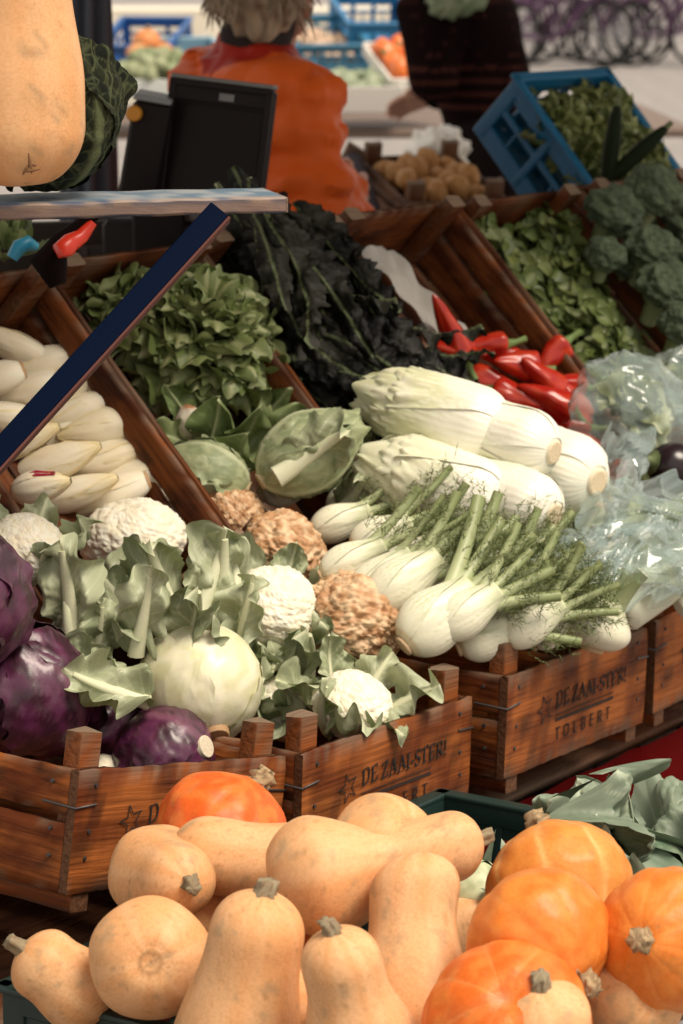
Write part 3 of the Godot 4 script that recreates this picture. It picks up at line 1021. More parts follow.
func ground() -> void:
	var pm := PlaneMesh.new()
	pm.size = Vector2(400, 400)
	var g := setting("ground", pm, mat("paving", 0.85, {"vc": false, "c": Color(0.60, 0.58, 0.57), "tex": noise_tex("pave", 0.02, Color(0.80, 0.79, 0.78), Color(1, 1, 1)), "sc": Vector3.ONE * 0.35}))
	g.position = Vector3(0, 0, -60)

func stall() -> void:
	var m := wood()
	var dark := Color(0.10, 0.04, 0.02)
	var w := Basis(Vector3.UP, deg_to_rad(55.5))
	# table under the front row
	var t := thing("market_table", "dark wooden trestle table under the front row of crates", "table")
	t.transform = Transform3D(w, Vector3(-0.06, 0, -4.12))
	for k in range(-4, 5):
		part(t, "top_plank", plank_mesh(2.6, 0.118, 0.022, 60 + k, dark, dark * 1.6, 0.5, false), m, Transform3D(Basis(Vector3.RIGHT, PI / 2), Vector3(0.2, 0.412, -0.28 + k * 0.12)))
	for x in [-0.9, 0.35, 1.35]:
		for z in [-0.26, 0.20]:
			var a := Acc.new()
			box(a, Vector3(x, 0.2, z), Vector3(0.05, 0.399, 0.05), 0.004, Basis.IDENTITY, dark)
			part(t, "leg", mesh(a), m)
	# unseen awning over the trader's side, added to shade the back row
	var cn := thing("added_awning", "unseen canvas awning on poles, added to shade the sloped crates", "awning")
	cn.transform = Transform3D(Basis(Vector3.UP, deg_to_rad(54)), Vector3(-0.25, 0, -5.05))
	var cv := Acc.new()
	grid(cv, 40, 16, func(u: float, v: float):
		col = Color(0.30, 0.24, 0.17)
		return Vector3((u - 0.5) * 9.4, 2.55 - 0.30 * v + 0.02 * sin(u * 40), (v - 0.5) * 2.4))
	part(cn, "canvas", mesh(cv), mat("canvas", 0.9, {"back": Color(0.12, 0.10, 0.07)}))
	for x in [-4.6, 4.6]:
		for z in [-1.1, 1.1]:
			var p := Acc.new()
			tube(p, [Vector3(x, 0, z), Vector3(x, 2.38 - z * 0.13, z)], [0.022, 0.022], 10, Color(0.3, 0.3, 0.3), Color(0.3, 0.3, 0.3))
			part(cn, "pole", mesh(p), mat("steel", 0.4, {"metal": 0.8}))
	# red cloth hung along its front
	var c := Acc.new()
	grid(c, 220, 14, func(u: float, v: float):
		var x: float = (u - 0.5) * 2.6
		var f := sin(x * 34 + 2.0 * sin(x * 5)) * 0.5 + 0.5 * n1.get_noise_2d(x * 300, v * 12)
		col = Color(0.10, 0.006, 0.006)
		return Vector3(x + 0.2, 0.40 * (1.0 - v) + 0.006, 0.27 + 0.018 * f * (0.35 + v)))
	var cl := thing("red_cloth", "dark red cloth hanging in folds below the fennel crate", "cloth")
	cl.transform = t.transform
	part(cl, "drape", mesh(c), mat("red_cloth", 0.85, {"spec": 0.1}))
	# stand under the squash crates
	var s := thing("low_stand", "low wooden stand under the squash crates", "stand")
	s.transform = Transform3D(w, Vector3(0.048, 0, -3.298))
	for k in 4:
		part(s, "top_plank", plank_mesh(1.5, 0.10, 0.02, 80 + k, dark, dark * 1.6, 0.5, false), m, Transform3D(Basis(Vector3.RIGHT, PI / 2), Vector3(0.0, 0.329, -0.16 + k * 0.105)))
	for x in [-0.62, 0.62]:
		for z in [-0.14, 0.14]:
			var a := Acc.new()
			box(a, Vector3(x, 0.159, z), Vector3(0.05, 0.318, 0.05), 0.004, Basis.IDENTITY, dark)
			part(s, "leg", mesh(a), m)
	# sloped rack under the back row
	var r := thing("sloped_rack", "sloped wooden rack under the back row of crates", "rack")
	r.transform = Transform3D(turned(51, 44, 0), Vector3(-0.249, 0.866, -4.400))
	for k in 3:
		part(r, "rail", plank_mesh(3.2, 0.09, 0.03, 90 + k, dark, dark * 1.5, 0.5, false), m, Transform3D(Basis(Vector3.RIGHT, PI / 2), Vector3(0.40, -0.042, -0.20 + k * 0.2)))
	var inv := r.transform.affine_inverse()
	for k in 24:
		var lo := r.transform * Vector3(-1.15 + k * 0.134, -0.06, 0.24)
		var pn := Acc.new()
		box(pn, inv * Vector3(lo.x, lo.y / 2 - 0.01, lo.z), Vector3(0.128, lo.y - 0.02, 0.014), 0.002, inv.basis * Basis(Vector3.UP, deg_to_rad(51)), dark)
		part(r, "skirt_board", mesh(pn), m)
	for x in [-0.95, 0.4, 1.85]:
		for z in [-0.22, 0.22]:
			var a := Acc.new()
			var top := r.transform * Vector3(x, -0.05, z)
			box(a, inv * Vector3(top.x, top.y / 2, top.z), Vector3(0.05, top.y, 0.05), 0.004, inv.basis * w, dark)
			part(r, "leg", mesh(a), m)

func crates() -> void:
	var g1 := "stamped wooden crates in the front row"
	var spec := [
		["stamped wooden crate of red cabbages, tipped and overlapping the pumpkins", 53.5, 0.3, -10.5, Vector3(-0.429, 0.530, -3.551), 0.39, 3],
		["stamped wooden crate holding cauliflowers, between the red cabbage and fennel crates", 55.5, 1.2, -1.7, Vector3(-0.180, 0.497, -3.860), 0.391, 11],
		["stamped wooden crate holding fennel, above the hanging red cloth", 57.2, 1.0, -1.9, Vector3(0.084, 0.506, -4.195), 0.409, 17],
		["wooden crate of napa cabbages and bagged vegetables beside the fennel crate", 57.0, 1.1, 0.0, Vector3(0.323, 0.497, -4.588), 0.40, 23]]
	for s in spec:
		var o := thing("wooden_crate", s[0], "crate", g1)
		crate(o, s[5], 0.58, 0.14, s[6])
		o.transform = Transform3D(turned(s[1], s[2], s[3]), s[4])
	var g2 := "wooden crates in the sloped back row"
	var back := [
		["sloped wooden crate full of pale endives", Vector3(-0.455, 0.863, -4.100), 31],
		["sloped wooden crate holding the big green lettuce", Vector3(-0.249, 0.866, -4.400), 37],
		["sloped wooden crate buried under dark palm kale", Vector3(-0.043, 0.869, -4.700), 41],
		["sloped wooden crate of red peppers with a sheet of white paper", Vector3(0.163, 0.873, -5.000), 43],
		["sloped wooden crate filled with small round lamb's lettuce leaves", Vector3(0.389, 0.863, -5.330), 47],
		["sloped wooden crate heaped with broccoli heads", Vector3(0.629, 0.863, -5.670), 53]]
	var proto: Node3D = null
	for s in back:
		var o := thing("wooden_crate", s[0], "crate", g2)
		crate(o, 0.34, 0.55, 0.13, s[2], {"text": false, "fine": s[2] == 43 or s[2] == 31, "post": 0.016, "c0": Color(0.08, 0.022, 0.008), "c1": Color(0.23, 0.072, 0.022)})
		o.transform = Transform3D(turned(51, 44, 0), s[1])
	for k in 2:
		var o := thing("green_plastic_crate", ["dark green plastic crate holding the butternut squashes", "dark green plastic crate holding the orange pumpkins and a leafy cabbage"][k], "crate", "dark green plastic crates")
		plastic_crate(o, 0.43, 0.40, 0.17, Color(0.012, 0.035, 0.028), "green_plastic", 5)
		var w := Vector3(cos(deg_to_rad(55.5)), 0, -sin(deg_to_rad(55.5)))
		o.transform = Transform3D(turned(55.5, 0, 0), Vector3(0.048, 0.352, -3.298) + w * (-0.222 if k == 0 else 0.222))

func squash_crates() -> void:
	# [at, direction of the stem end, length, bulb radius, neck radius, bend, spin, neck share, label]
	var bn := [
		[Vector3(-0.291, 0.550, -2.988), Vector3(-0.764, 0.640, 0.080), .115, .044, .040, .0, 0, .40, "small butternut squash in the crate corner, its stem pointing out over the rim"],
		[Vector3(-0.199, 0.585, -2.961), Vector3(-0.080, -0.255, -0.964), .14, .0655, .045, .0, 1, .38, "butternut squash lying with its round blossom end outwards"],
		[Vector3(-0.097, 0.585, -2.830), Vector3(0.180, 0.982, 0.058), .235, .066, .050, .0, 2, .45, "tall butternut squash standing beside the round blossom-end one, stem up"],
		[Vector3(-0.189, 0.630, -3.091), Vector3(0.382, 0.202, 0.902), .16, .054, .041, .0, 3, .42, "butternut squash whose neck and stem point outwards, above the blossom-end one"],
		[Vector3(-0.086, 0.640, -3.101), Vector3(-0.974, 0.217, 0.059), .20, .055, .040, .0, 4, .45, "butternut squash lying under the big crossing one, stem by the red-orange pumpkin"],
		[Vector3(0.034, 0.675, -3.001), Vector3(0.973, 0.167, -0.159), .235, .066, .036, -.008, 5, .50, "large butternut squash lying across the top of the heap"],
		[Vector3(0.026, 0.655, -3.048), Vector3(-0.560, -0.669, -0.489), .18, .062, .045, .0, 6, .42, "butternut squash with domed end behind the large crossing one"],
		[Vector3(0.084, 0.605, -2.890), Vector3(-0.030, 0.848, -0.529), .225, .060, .0465, -.014, 7, .42, "curved butternut squash standing upright with a scarred pale top"],
		[Vector3(0.014, 0.595, -2.754), Vector3(-0.222, 0.960, 0.168), .20, .060, .041, .0, 8, .42, "butternut squash leaning on the upright ones, narrow neck up"],
		[Vector3(-0.042, 0.570, -2.875), Vector3(0.873, -0.300, -0.385), .15, .040, .03, .0, 9, .42, "small butternut squash wedged between two upright ones"],
		[Vector3(0.287, 0.585, -2.850), Vector3(-0.353, -0.301, -0.886), .12, .052, .046, .0, 10, .35, "pale round squash with a ringed navel below the orange pumpkins"],
		[Vector3(0.194, 0.600, -2.710), Vector3(-0.101, 0.940, 0.326), .11, .047, .044, .0, 11, .35, "pale squash with grey stem in front of the red-orange pumpkin"],
		[Vector3(-0.147, 0.580, -3.158), Vector3(0.505, 0.138, -0.852), .16, .050, .038, .0, 12, .42, "butternut squash half hidden behind the tall standing one"],
		[Vector3(0.120, 0.540, -3.157), Vector3(0.768, 0.215, -0.603), .16, .050, .038, .0, 13, .42, "butternut squash half hidden behind the curved one"],
		[Vector3(-0.079, 0.540, -3.173), Vector3(0.688, 0.090, -0.720), .17, .052, .038, .0, 14, .42, "butternut squash at the bottom of the heap"]]
	for b in bn:
		var o := thing("butternut_squash", b[8], "squash", "butternut squashes in the green crate")
		butternut(o, b[2], b[3], b[4], b[5], b[6] + 1, b[7])
		put(o, b[0], b[1], b[6] * 1.3)
		if b[6] == 7:
			o.get_node("stem").free()      # its stalk has come off and left a scar
	var hk := [
		[Vector3(-0.131, 0.640, -3.209), Vector3(0.564, 0.784, -0.262), .078, .82, Color(0.74, 0.13, 0.02), .0, "red-orange pumpkin with a knobby stem leaning on the red cabbage crate"],
		[Vector3(0.231, 0.635, -3.035), Vector3(-0.256, 0.703, -0.664), .079, .86, Color(0.75, 0.26, 0.05), .7, "orange pumpkin with pale stripes against the green cabbage leaves"],
		[Vector3(0.195, 0.650, -2.829), Vector3(0.590, -0.357, 0.724), .075, .86, Color(0.75, 0.21, 0.032), .06, "orange pumpkin resting in front of the striped one, stem pointing down"],
		[Vector3(0.325, 0.645, -2.843), Vector3(-0.452, 0.292, 0.843), .073, .92, Color(0.75, 0.22, 0.035), .06, "orange pumpkin with its clustered scar facing outwards"],
		[Vector3(0.160, 0.600, -2.731), Vector3(0.105, -0.683, -0.723), .082, .80, Color(0.73, 0.155, 0.022), .1, "red-orange pumpkin below the stem of another pumpkin"],
		[Vector3(-0.061, 0.530, -3.057), Vector3(0.097, 0.645, 0.758), .055, .85, Color(0.80, 0.2, 0.03), .0, "orange pumpkin showing between the butternut squashes"]]
	for k in hk.size():
		var b: Array = hk[k]
		var o := thing("orange_pumpkin", b[6], "pumpkin", "orange pumpkins in the green crates")
		hokkaido(o, b[2], b[3], k + 2, b[4], b[5])
		put(o, b[0], b[1], k * 1.1)
	# leafy cabbage at the back of the crate, and a small pale one below it
	var gm := mat("blue_leaf", 0.55, {"back": Color(0.15, 0.2, 0.1)})
	var sav := thing("leafy_cabbage", "blue-green cabbage with loose crumpled leaves behind the striped pumpkin", "cabbage")
	cabbage(sav, 0.085, 4, 3, {"blade": Color(0.10, 0.16, 0.10), "blade2": Color(0.17, 0.23, 0.15), "vein": Color(0.34, 0.40, 0.28), "mat": gm, "vs": 0.5, "lift": 0.12, "ridge": 0.02})
	var lv := []
	for k in 4:
		lv.append(leaf({"L": 0.14, "W": 0.075, "p0": 0.4, "pa": 0.8, "bend": [-0.9, 0.5, -1.3, -0.4][k], "cup": 0.2, "ruf": 0.22, "rufn": 2.2, "crum": 0.012, "wav": 0.06, "rib": 0.004, "veins": 7.0, "vs": 0.55, "blade": Color(0.13, 0.175, 0.12), "blade2": Color(0.20, 0.25, 0.18), "vein": Color(0.40, 0.46, 0.34), "sd": k + 30, "nv": 54, "nu": 44, "bub": 0.002, "bubf": 300.0}))
	scatter_leaves(sav, lv, gm, 10, 0.05, 0.06, 0.25, 1.2, 1.0, 0.8)
	put(sav, Vector3(0.321, 0.550, -3.229), Vector3(-0.526, 0.836, 0.154), 0.6)
	var kr := thing("small_cabbage", "small pale green cabbage between the curved butternut and the orange pumpkins", "cabbage")
	cabbage(kr, 0.036, 4, 8, {"blade": Color(0.42, 0.48, 0.28), "blade2": Color(0.56, 0.60, 0.38), "vein": Color(0.66, 0.68, 0.48), "mat": mat("pale_leaf", 0.5, {"sss": 0.08}), "vs": 0.5})
	put(kr, Vector3(0.148, 0.575, -3.197), Vector3(0.206, 0.971, 0.121))

func front_row() -> void:
	# ---- red cabbages
	var red := {"blade": Color(0.036, 0.009, 0.020), "blade2": Color(0.085, 0.016, 0.052), "vein": Color(0.17, 0.06, 0.10), "vs": 0.5, "wrink": 0.02, "veins": 5.0, "ridge": 0.018, "lift": 0.05, "cut": Color(0.70, 0.62, 0.48), "mat": mat("red_cabbage_leaf", 0.34, {"coat": 0.25, "coatr": 0.35, "nrm": tex["fine_n"], "ns": 0.25})}
	for b in [
		[Vector3(-0.465, 0.840, -3.512), Vector3(0.302, 0.946, 0.118), .088, "red cabbage perched on top of the larger red cabbage"],
		[Vector3(-0.390, 0.700, -3.591), Vector3(-0.199, 0.926, 0.321), .080, "large round red cabbage behind the corner post of the tipped crate"],
		[Vector3(-0.219, 0.620, -3.584), Vector3(-0.820, -0.352, -0.452), .060, "red cabbage lying on its side with its cut stalk showing"],
		[Vector3(-0.288, 0.620, -3.737), Vector3(0.108, 0.994, 0.021), .066, "dark red cabbage deep in the crate under the cauliflower leaves"],
		[Vector3(-0.502, 0.720, -3.735), Vector3(0.108, 0.994, 0.021), .085, "red cabbage beside the large round one at the crate side"]]:
		var o := thing("red_cabbage", b[3], "cabbage", "red cabbages in the tipped crate")
		cabbage(o, b[2], 5, int(b[2] * 1000), red)
		put(o, b[0], b[1], 0.7)
	# ---- white cabbage
	var wc := thing("white_cabbage", "round white cabbage at the joint of the red cabbage and cauliflower crates", "cabbage")
	cabbage(wc, 0.076, 4, 5, {"blade": Color(0.66, 0.64, 0.40), "blade2": Color(0.76, 0.73, 0.53), "vein": Color(0.82, 0.78, 0.62), "vs": 0.45, "veins": 5.0, "lift": 0.02, "t1": 0.75, "ridge": 0.012, "wrink": 0.006, "mat": mat("white_cabbage_leaf", 0.38, {"sss": 0.1, "nrm": tex["fine_n"], "ns": 0.2}), "cut": Color(0.42, 0.26, 0.13)})
	put(wc, Vector3(-0.179, 0.690, -3.678), Vector3(-0.260, 0.651, -0.713), 0.4)
	var sm := thing("small_turnip", "small white root showing behind the post of the tipped crate", "turnip")
	var sa := Acc.new()
	grid(sa, 24, 16, func(u: float, v: float):
		var d := sph(u, v)
		col = Color(0.8, 0.74, 0.58).lerp(Color(0.6, 0.5, 0.35), clampf(n1.get_noise_3dv(d * 60), 0, 1))
		return d * 0.03 * Vector3(1, 0.85, 1) * (1 + 0.05 * n1.get_noise_3dv(d * 40)), true)
	part(sm, "root", mesh(sa), mat("celeriac_skin", 0.6))
	put(sm, Vector3(-0.292, 0.600, -3.578))
	# ---- cauliflowers
	var cl := cauli_leaf_set()
	var lm := mat("cauliflower_leaf", 0.5, {"back": Color(0.28, 0.34, 0.16), "nrm": tex["fine_n"], "ns": 0.3})
	var cm := mat("curd", 0.75, {"sss": 0.12})
	var cream := Color(0.80, 0.74, 0.58)
	var cream2 := Color(0.84, 0.80, 0.68)
	for b in [
		[Vector3(-0.406, 0.850, -3.753), Vector3(0.104, 0.884, 0.456), .055, 5, .2, .75, "cauliflower with bare curd above the red cabbages"],
		[Vector3(-0.289, 0.800, -4.053), Vector3(-0.052, 0.984, 0.172), .076, 0, .6, 1.1, "largest cauliflower, its curd almost wrapped by big ribbed leaves"],
		[Vector3(-0.093, 0.735, -3.919), Vector3(0.000, 0.860, 0.511), .066, 9, .0, .85, "cauliflower with a clean round curd in front of the celeriac"],
		[Vector3(0.014, 0.640, -3.762), Vector3(0.154, 0.878, 0.453), .055, 7, .2, .9, "small cauliflower behind the end board of its crate, one leaf folded over it"],
		[Vector3(-0.075, 0.620, -3.837), Vector3(-0.108, 0.783, 0.613), .05, 12, .5, 1.0, "cauliflower mostly hidden by loose green leaves beside the white cabbage"]]:
		var o := thing("cauliflower", b[6], "cauliflower", "cauliflowers in the front crates")
		part(o, "curd", curd(b[2], int(b[2] * 3000), cream, cream2, 30.0, 78.0, 0.7), cm)
		var st := Acc.new()
		tube(st, [Vector3(0, 0.02, 0), Vector3(0, -b[2] * 0.5, 0), Vector3(0, -b[2] * 0.85, 0)], [b[2] * 0.75, b[2] * 0.45, b[2] * 0.3], 12, Color(0.6, 0.62, 0.42), Color(0.5, 0.52, 0.34))
		part(o, "stalk", mesh(st), mat("stalk", 0.6))
		rng.seed = int(b[2] * 5000)
		for k in b[3]:
			var g: float = k * TAU / b[3] + 0.4
			var el: float = b[4] + rng.randf_range(0.2, 0.8)
			var dir := Vector3(cos(g) * cos(el), sin(el), sin(g) * cos(el))
			var inn := Vector3(-cos(g), 0.3, -sin(g))
			var zz := (inn - dir * inn.dot(dir)).normalized()
			var bs := Basis(dir.cross(zz), dir, zz) * Basis(Vector3.UP, rng.randf_range(-0.3, 0.3))
			part(o, "leaf", cl[(k * 5 + b[3]) % 6], lm, Transform3D(bs.scaled_local(Vector3.ONE * b[5] * rng.randf_range(0.75, 1.0) * 0.8), Vector3(cos(g), 0, sin(g)) * b[2] * 0.55 + Vector3(0, -b[2] * 0.55, 0)))
		put(o, b[0], b[1], 0.3)
		if b[3] == 0:      # the big one: its leaves stand as the photograph shows them
			var inv := o.transform.affine_inverse()
			for q in [
				[Vector3(-0.339, 0.750, -3.672), Vector3(-0.031, 0.999, 0.009), Vector3(0.216, -0.085, -0.973), 0.81, 1], [Vector3(-0.218, 0.755, -3.749), Vector3(-0.223, 0.974, -0.040), Vector3(-0.216, -0.085, -0.973), 0.87, 0], [Vector3(-0.155, 0.745, -3.785), Vector3(-0.083, 0.992, -0.094), Vector3(-0.518, 0.040, -0.854), 0.85, 3],
				[Vector3(-0.339, 0.720, -3.663), Vector3(-0.123, 0.986, 0.116), Vector3(0.216, -0.085, -0.973), 0.62, 2], [Vector3(-0.236, 0.695, -3.576), Vector3(-0.890, 0.398, 0.223), Vector3(0.104, 0.762, 0.639), 0.70, 5], [Vector3(-0.248, 0.710, -3.616), Vector3(-0.844, 0.497, 0.204), Vector3(0.104, -0.456, 0.884), 0.62, 2],
				[Vector3(-0.220, 0.710, -3.687), Vector3(-0.497, 0.848, 0.185), Vector3(-0.207, -0.345, 0.915), 0.60, 4], [Vector3(-0.300, 0.755, -3.749), Vector3(0.372, 0.844, -0.386), Vector3(0.110, -0.087, -0.990), 0.75, 3], [Vector3(-0.187, 0.755, -3.760), Vector3(0.355, 0.855, -0.378), Vector3(-0.110, -0.087, -0.990), 0.75, 1],
				[Vector3(-0.259, 0.735, -3.654), Vector3(0.158, 0.959, 0.236), Vector3(-0.342, 0.044, -0.939), 0.69, 5], [Vector3(-0.147, 0.735, -3.777), Vector3(0.205, 0.975, -0.091), Vector3(-0.636, 0.062, -0.769), 0.73, 4], [Vector3(-0.300, 0.690, -3.605), Vector3(-0.329, 0.861, 0.387), Vector3(0.218, 0.600, 0.770), 0.62, 0], [Vector3(-0.198, 0.720, -3.688), Vector3(0.318, 0.915, 0.249), Vector3(-0.331, 0.499, 0.801), 0.73, 2], [Vector3(-0.313, 0.700, -3.700), Vector3(0.101, 0.971, 0.217), Vector3(0.309, 0.385, 0.870), 0.62, 1], [Vector3(-0.281, 0.690, -3.648), Vector3(-0.609, 0.697, 0.378), Vector3(0.207, 0.672, 0.711), 0.66, 3], [Vector3(-0.356, 0.710, -3.681), Vector3(0.206, 0.971, 0.121), Vector3(0.314, -0.083, -0.946), 0.6, 5], [Vector3(-0.258, 0.745, -3.730), Vector3(-0.518, 0.854, 0.040), Vector3(0.206, 0.486, 0.849), 0.62, 0], [Vector3(-0.173, 0.710, -3.681), Vector3(0.449, 0.862, 0.234), Vector3(-0.208, 0.582, 0.786), 0.6, 4], [Vector3(-0.130, 0.720, -3.735), Vector3(0.102, 0.995, 0.009), Vector3(-0.518, 0.367, 0.773), 0.62, 1]]:
				var y: Vector3 = q[1]
				var z: Vector3 = (q[2] - y * y.dot(q[2])).normalized()
				part(o, "leaf", cl[q[4]], lm, inv * Transform3D(Basis(y.cross(z), y, z).scaled_local(Vector3.ONE * q[3]), q[0]))
	# ---- celeriac
	for b in [[Vector3(-0.158, 0.800, -4.178), .045, 1, "celeriac wedged behind another at the pointed cabbage", Vector3(0.207, 0.711, -0.672)], [Vector3(-0.085, 0.765, -4.098), .060, 2, "round celeriac between the fennel bulbs and the clean cauliflower", Vector3(-0.309, 0.586, -0.749)], [Vector3(0.015, 0.710, -3.932), .066, 4, "celeriac resting on the rims between cauliflower and fennel crates", Vector3(-0.619, 0.647, -0.445)]]:
		var o := thing("celeriac", b[3], "celeriac", "celeriac roots")
		celeriac(o, b[1], b[2])
		put(o, b[0], b[4], b[2])
	# ---- pointed cabbages
	var pc := {"blade": Color(0.24, 0.29, 0.155), "blade2": Color(0.34, 0.38, 0.215), "vein": Color(0.52, 0.55, 0.36), "vs": 0.55, "veins": 5.0, "tall": 1.35, "point": 0.4, "lift": 0.10, "ridge": 0.03, "nu": 50, "nv": 60, "wrink": 0.012, "mat": mat("pointed_leaf", 0.5, {"back": Color(0.2, 0.26, 0.12), "nrm": tex["fine_n"], "ns": 0.3})}
	for b in [[Vector3(-0.195, 0.860, -4.213), Vector3(-0.943, 0.288, -0.165), .046, "small pointed cabbage beside the endives"], [Vector3(-0.048, 0.890, -4.224), Vector3(0.830, 0.468, -0.305), .056, "pointed cabbage with pale ribs behind the fennel with a single stalk"], [Vector3(0.044, 0.820, -4.284), Vector3(0.717, 0.656, 0.234), .042, "pointed cabbage tucked under the napa cabbages"]]:
		var o := thing("pointed_cabbage", b[3], "cabbage", "pointed cabbages")
		cabbage(o, b[2], 5, int(b[2] * 900), pc)
		rng.seed = int(b[2] * 4000)
		for k in 2:
			var g := k * 2.6 + 0.5
			part(o, "loose_leaf", cl[(k * 2) % 6], pc.mat, Transform3D(Basis(Vector3.UP, g) * Basis(Vector3.RIGHT, -0.12 - 0.1 * k), Vector3(0, -b[2] * 1.2, 0) + Vector3(sin(g), 0, cos(g)) * -b[2] * 0.75).scaled_local(Vector3(1.1, 1.0, 1.0) * b[2] / 0.062))
		put(o, b[0], b[1], 0.9)
	# ---- fennel [base, direction of the stalks, bulb length, radius, stalks, stalk length, spread, fronds, spin]
	var fn := [
		[Vector3(-0.116, 0.815, -4.287), Vector3(0.902, 0.393, -0.181), 0.091, 0.0306, 1, 0.078, .1, 0, 1.2, "fennel bulb with one thick stalk, on the celeriac"],
		[Vector3(-0.042, 0.785, -4.166), Vector3(0.938, 0.306, -0.164), 0.091, 0.0263, 3, 0.094, .2, 156, 1.4, "fennel bulb above the others, next below the single-stalk one"],
		[Vector3(-0.026, 0.765, -3.976), Vector3(0.902, 0.393, -0.181), 0.096, 0.0263, 3, 0.094, .3, 156, 1.3, "fennel bulb with two stalks, between two longer ones"],
		[Vector3(0.014, 0.755, -3.934), Vector3(0.836, 0.511, -0.203), 0.096, 0.0190, 3, 0.094, .2, 156, 1.3, "slender fennel with long stalks beside the celeriac"],
		[Vector3(0.041, 0.740, -3.910), Vector3(0.798, 0.489, -0.352), 0.116, 0.0349, 4, 0.086, .35, 234, 1.2, "plump fennel bulb with three stalks in the middle of the crate"],
		[Vector3(0.084, 0.700, -3.843), Vector3(0.720, 0.519, -0.461), 0.127, 0.0409, 5, 0.094, .45, 293, 1.1, "largest fennel bulb, its four stalks fanned over the crate"],
		[Vector3(0.159, 0.680, -3.907), Vector3(0.916, 0.359, -0.176), 0.091, 0.0306, 4, 0.070, .4, 214, 1.2, "fennel bulb with its cut root end facing out over the crate post"],
		[Vector3(0.324, 0.700, -4.003), Vector3(-0.361, 0.929, -0.081), 0.084, 0.0276, 1, 0.039, .1, 72, 0.3, "pale fennel bulb standing with a short green stalk"],
		[Vector3(0.343, 0.660, -3.988), Vector3(0.282, 0.949, -0.139), 0.070, 0.0450, 4, .045, .16, 0, 1.0, "bunch of upright fennel stalks with cut ends by the crate post"],
		[Vector3(0.264, 0.665, -3.985), Vector3(0.689, 0.720, 0.082), 0.072, 0.0219, 4, 0.047, .3, 156, 1.2, "fennel stalks lying along the end board"],
		[Vector3(0.192, 0.710, -4.063), Vector3(0.789, 0.454, -0.413), 0.096, 0.0263, 4, 0.078, .5, 312, 1.2, "feathery fennel behind the largest bulb"],
		[Vector3(0.077, 0.760, -4.216), Vector3(0.722, 0.546, -0.425), 0.084, 0.0219, 4, 0.078, .4, 352, 1.2, "feathery fennel against the napa cabbages"],
		[Vector3(-0.017, 0.790, -4.286), Vector3(0.745, 0.511, -0.428), 0.072, 0.0219, 4, 0.062, .5, 312, 1.2, "feathery fennel below the pointed cabbage"],
		[Vector3(0.015, 0.775, -4.105), Vector3(0.909, 0.376, -0.179), 0.092, 0.0270, 3, .08, .25, 189, 1.3, "fennel squeezed between the upper two bulbs"],
		[Vector3(0.120, 0.735, -3.955), Vector3(0.780, 0.480, -0.402), 0.097, 0.0342, 4, .08, .4, 234, 1.2, "fennel lying behind the plump one with three stalks"],
		[Vector3(0.177, 0.720, -4.020), Vector3(0.808, 0.436, -0.396), 0.092, 0.0324, 4, .08, .4, 234, 1.2, "fennel half hidden in fronds behind the cut root end"],
		[Vector3(0.219, 0.690, -3.911), Vector3(0.843, 0.496, -0.207), .095, .028, 4, .07, .35, 300, 1.2, "slim fennel lying behind the corner post of its crate"],
		[Vector3(0.130, 0.715, -3.854), Vector3(0.807, 0.504, -0.307), .10, .030, 4, .08, .35, 300, 1.2, "slim fennel pressed against the largest bulb"],
		[Vector3(0.193, 0.710, -3.932), Vector3(0.836, 0.460, -0.300), .095, .028, 4, .08, .35, 300, 1.2, "slim fennel in the second layer above the corner post"],
		[Vector3(0.053, 0.755, -4.021), Vector3(0.853, 0.433, -0.292), .095, .026, 3, .08, .3, 300, 1.2, "slim fennel above the plump bulb, among long stalks"]]
	for k in fn.size():
		var b: Array = fn[k]
		var o := thing("fennel", b[9], "fennel", "fennel bulbs")
		fennel(o, b[2], b[3], k + 1, b[4], b[5], b[6], b[7])
		put(o, b[0], b[1], b[8])
	# ---- napa cabbages
	var np := [
		[Vector3(0.132, 0.930, -4.314), Vector3(-0.898, 0.207, -0.388), .235, .055, .9, "napa cabbage lying on top of the stack with a frilled green tip"],
		[Vector3(0.215, 0.905, -4.288), Vector3(-0.798, 0.137, -0.587), .22, .048, .3, "napa cabbage just behind the topmost one"],
		[Vector3(0.129, 0.845, -4.215), Vector3(-0.895, 0.259, -0.363), .225, .056, .5, "napa cabbage under the topmost one, its cut base outwards"],
		[Vector3(0.224, 0.825, -4.213), Vector3(-0.756, 0.128, -0.642), .20, .050, .3, "napa cabbage next to the one with the cut base"],
		[Vector3(0.294, 0.845, -4.373), Vector3(-0.709, 0.119, -0.695), .22, .056, .3, "napa cabbage at the pepper side of the stack"],
		[Vector3(0.152, 0.760, -4.195), Vector3(-0.874, 0.171, -0.454), .20, .048, .3, "napa cabbage at the bottom of the stack behind the fennel fronds"],
		[Vector3(0.292, 0.785, -4.441), Vector3(-0.756, 0.128, -0.642), .22, .048, .3, "napa cabbage low in the stack beside the film bags"]]
	for k in np.size():
		var b: Array = np[k]
		var o := thing("napa_cabbage", b[5], "cabbage", "stacked napa cabbages")
		napa(o, b[2], b[3], k + 1, b[4])
		put(o, b[0], b[1], k * 2.0 + 0.5)
	# ---- film bags
	var hb := thing("bagged_lettuce", "pale lettuce head in a clear film bag beside the red peppers", "bag")
	var lv := []
	for k in 4:
		lv.append(leaf({"L": 0.10, "W": 0.05, "p0": 0.4, "bend": [-0.9, -1.3, -0.5, -1.6][k], "cup": 0.5, "ruf": 0.2, "rufn": 3.0, "wav": 0.03, "rib": 0.004, "veins": 6.0, "blade": Color(0.20, 0.23, 0.09), "blade2": Color(0.45, 0.48, 0.24), "vein": Color(0.66, 0.68, 0.46), "sd": k + 50}))
	rng.seed = 12
	scatter_leaves(hb, lv, lm, 16, 0.02, 0.0, 0.3, 1.4, 0.75, 0.65)
	bag_blob(hb, Vector3(0.098, 0.088, 0.098), 4, 0.22)
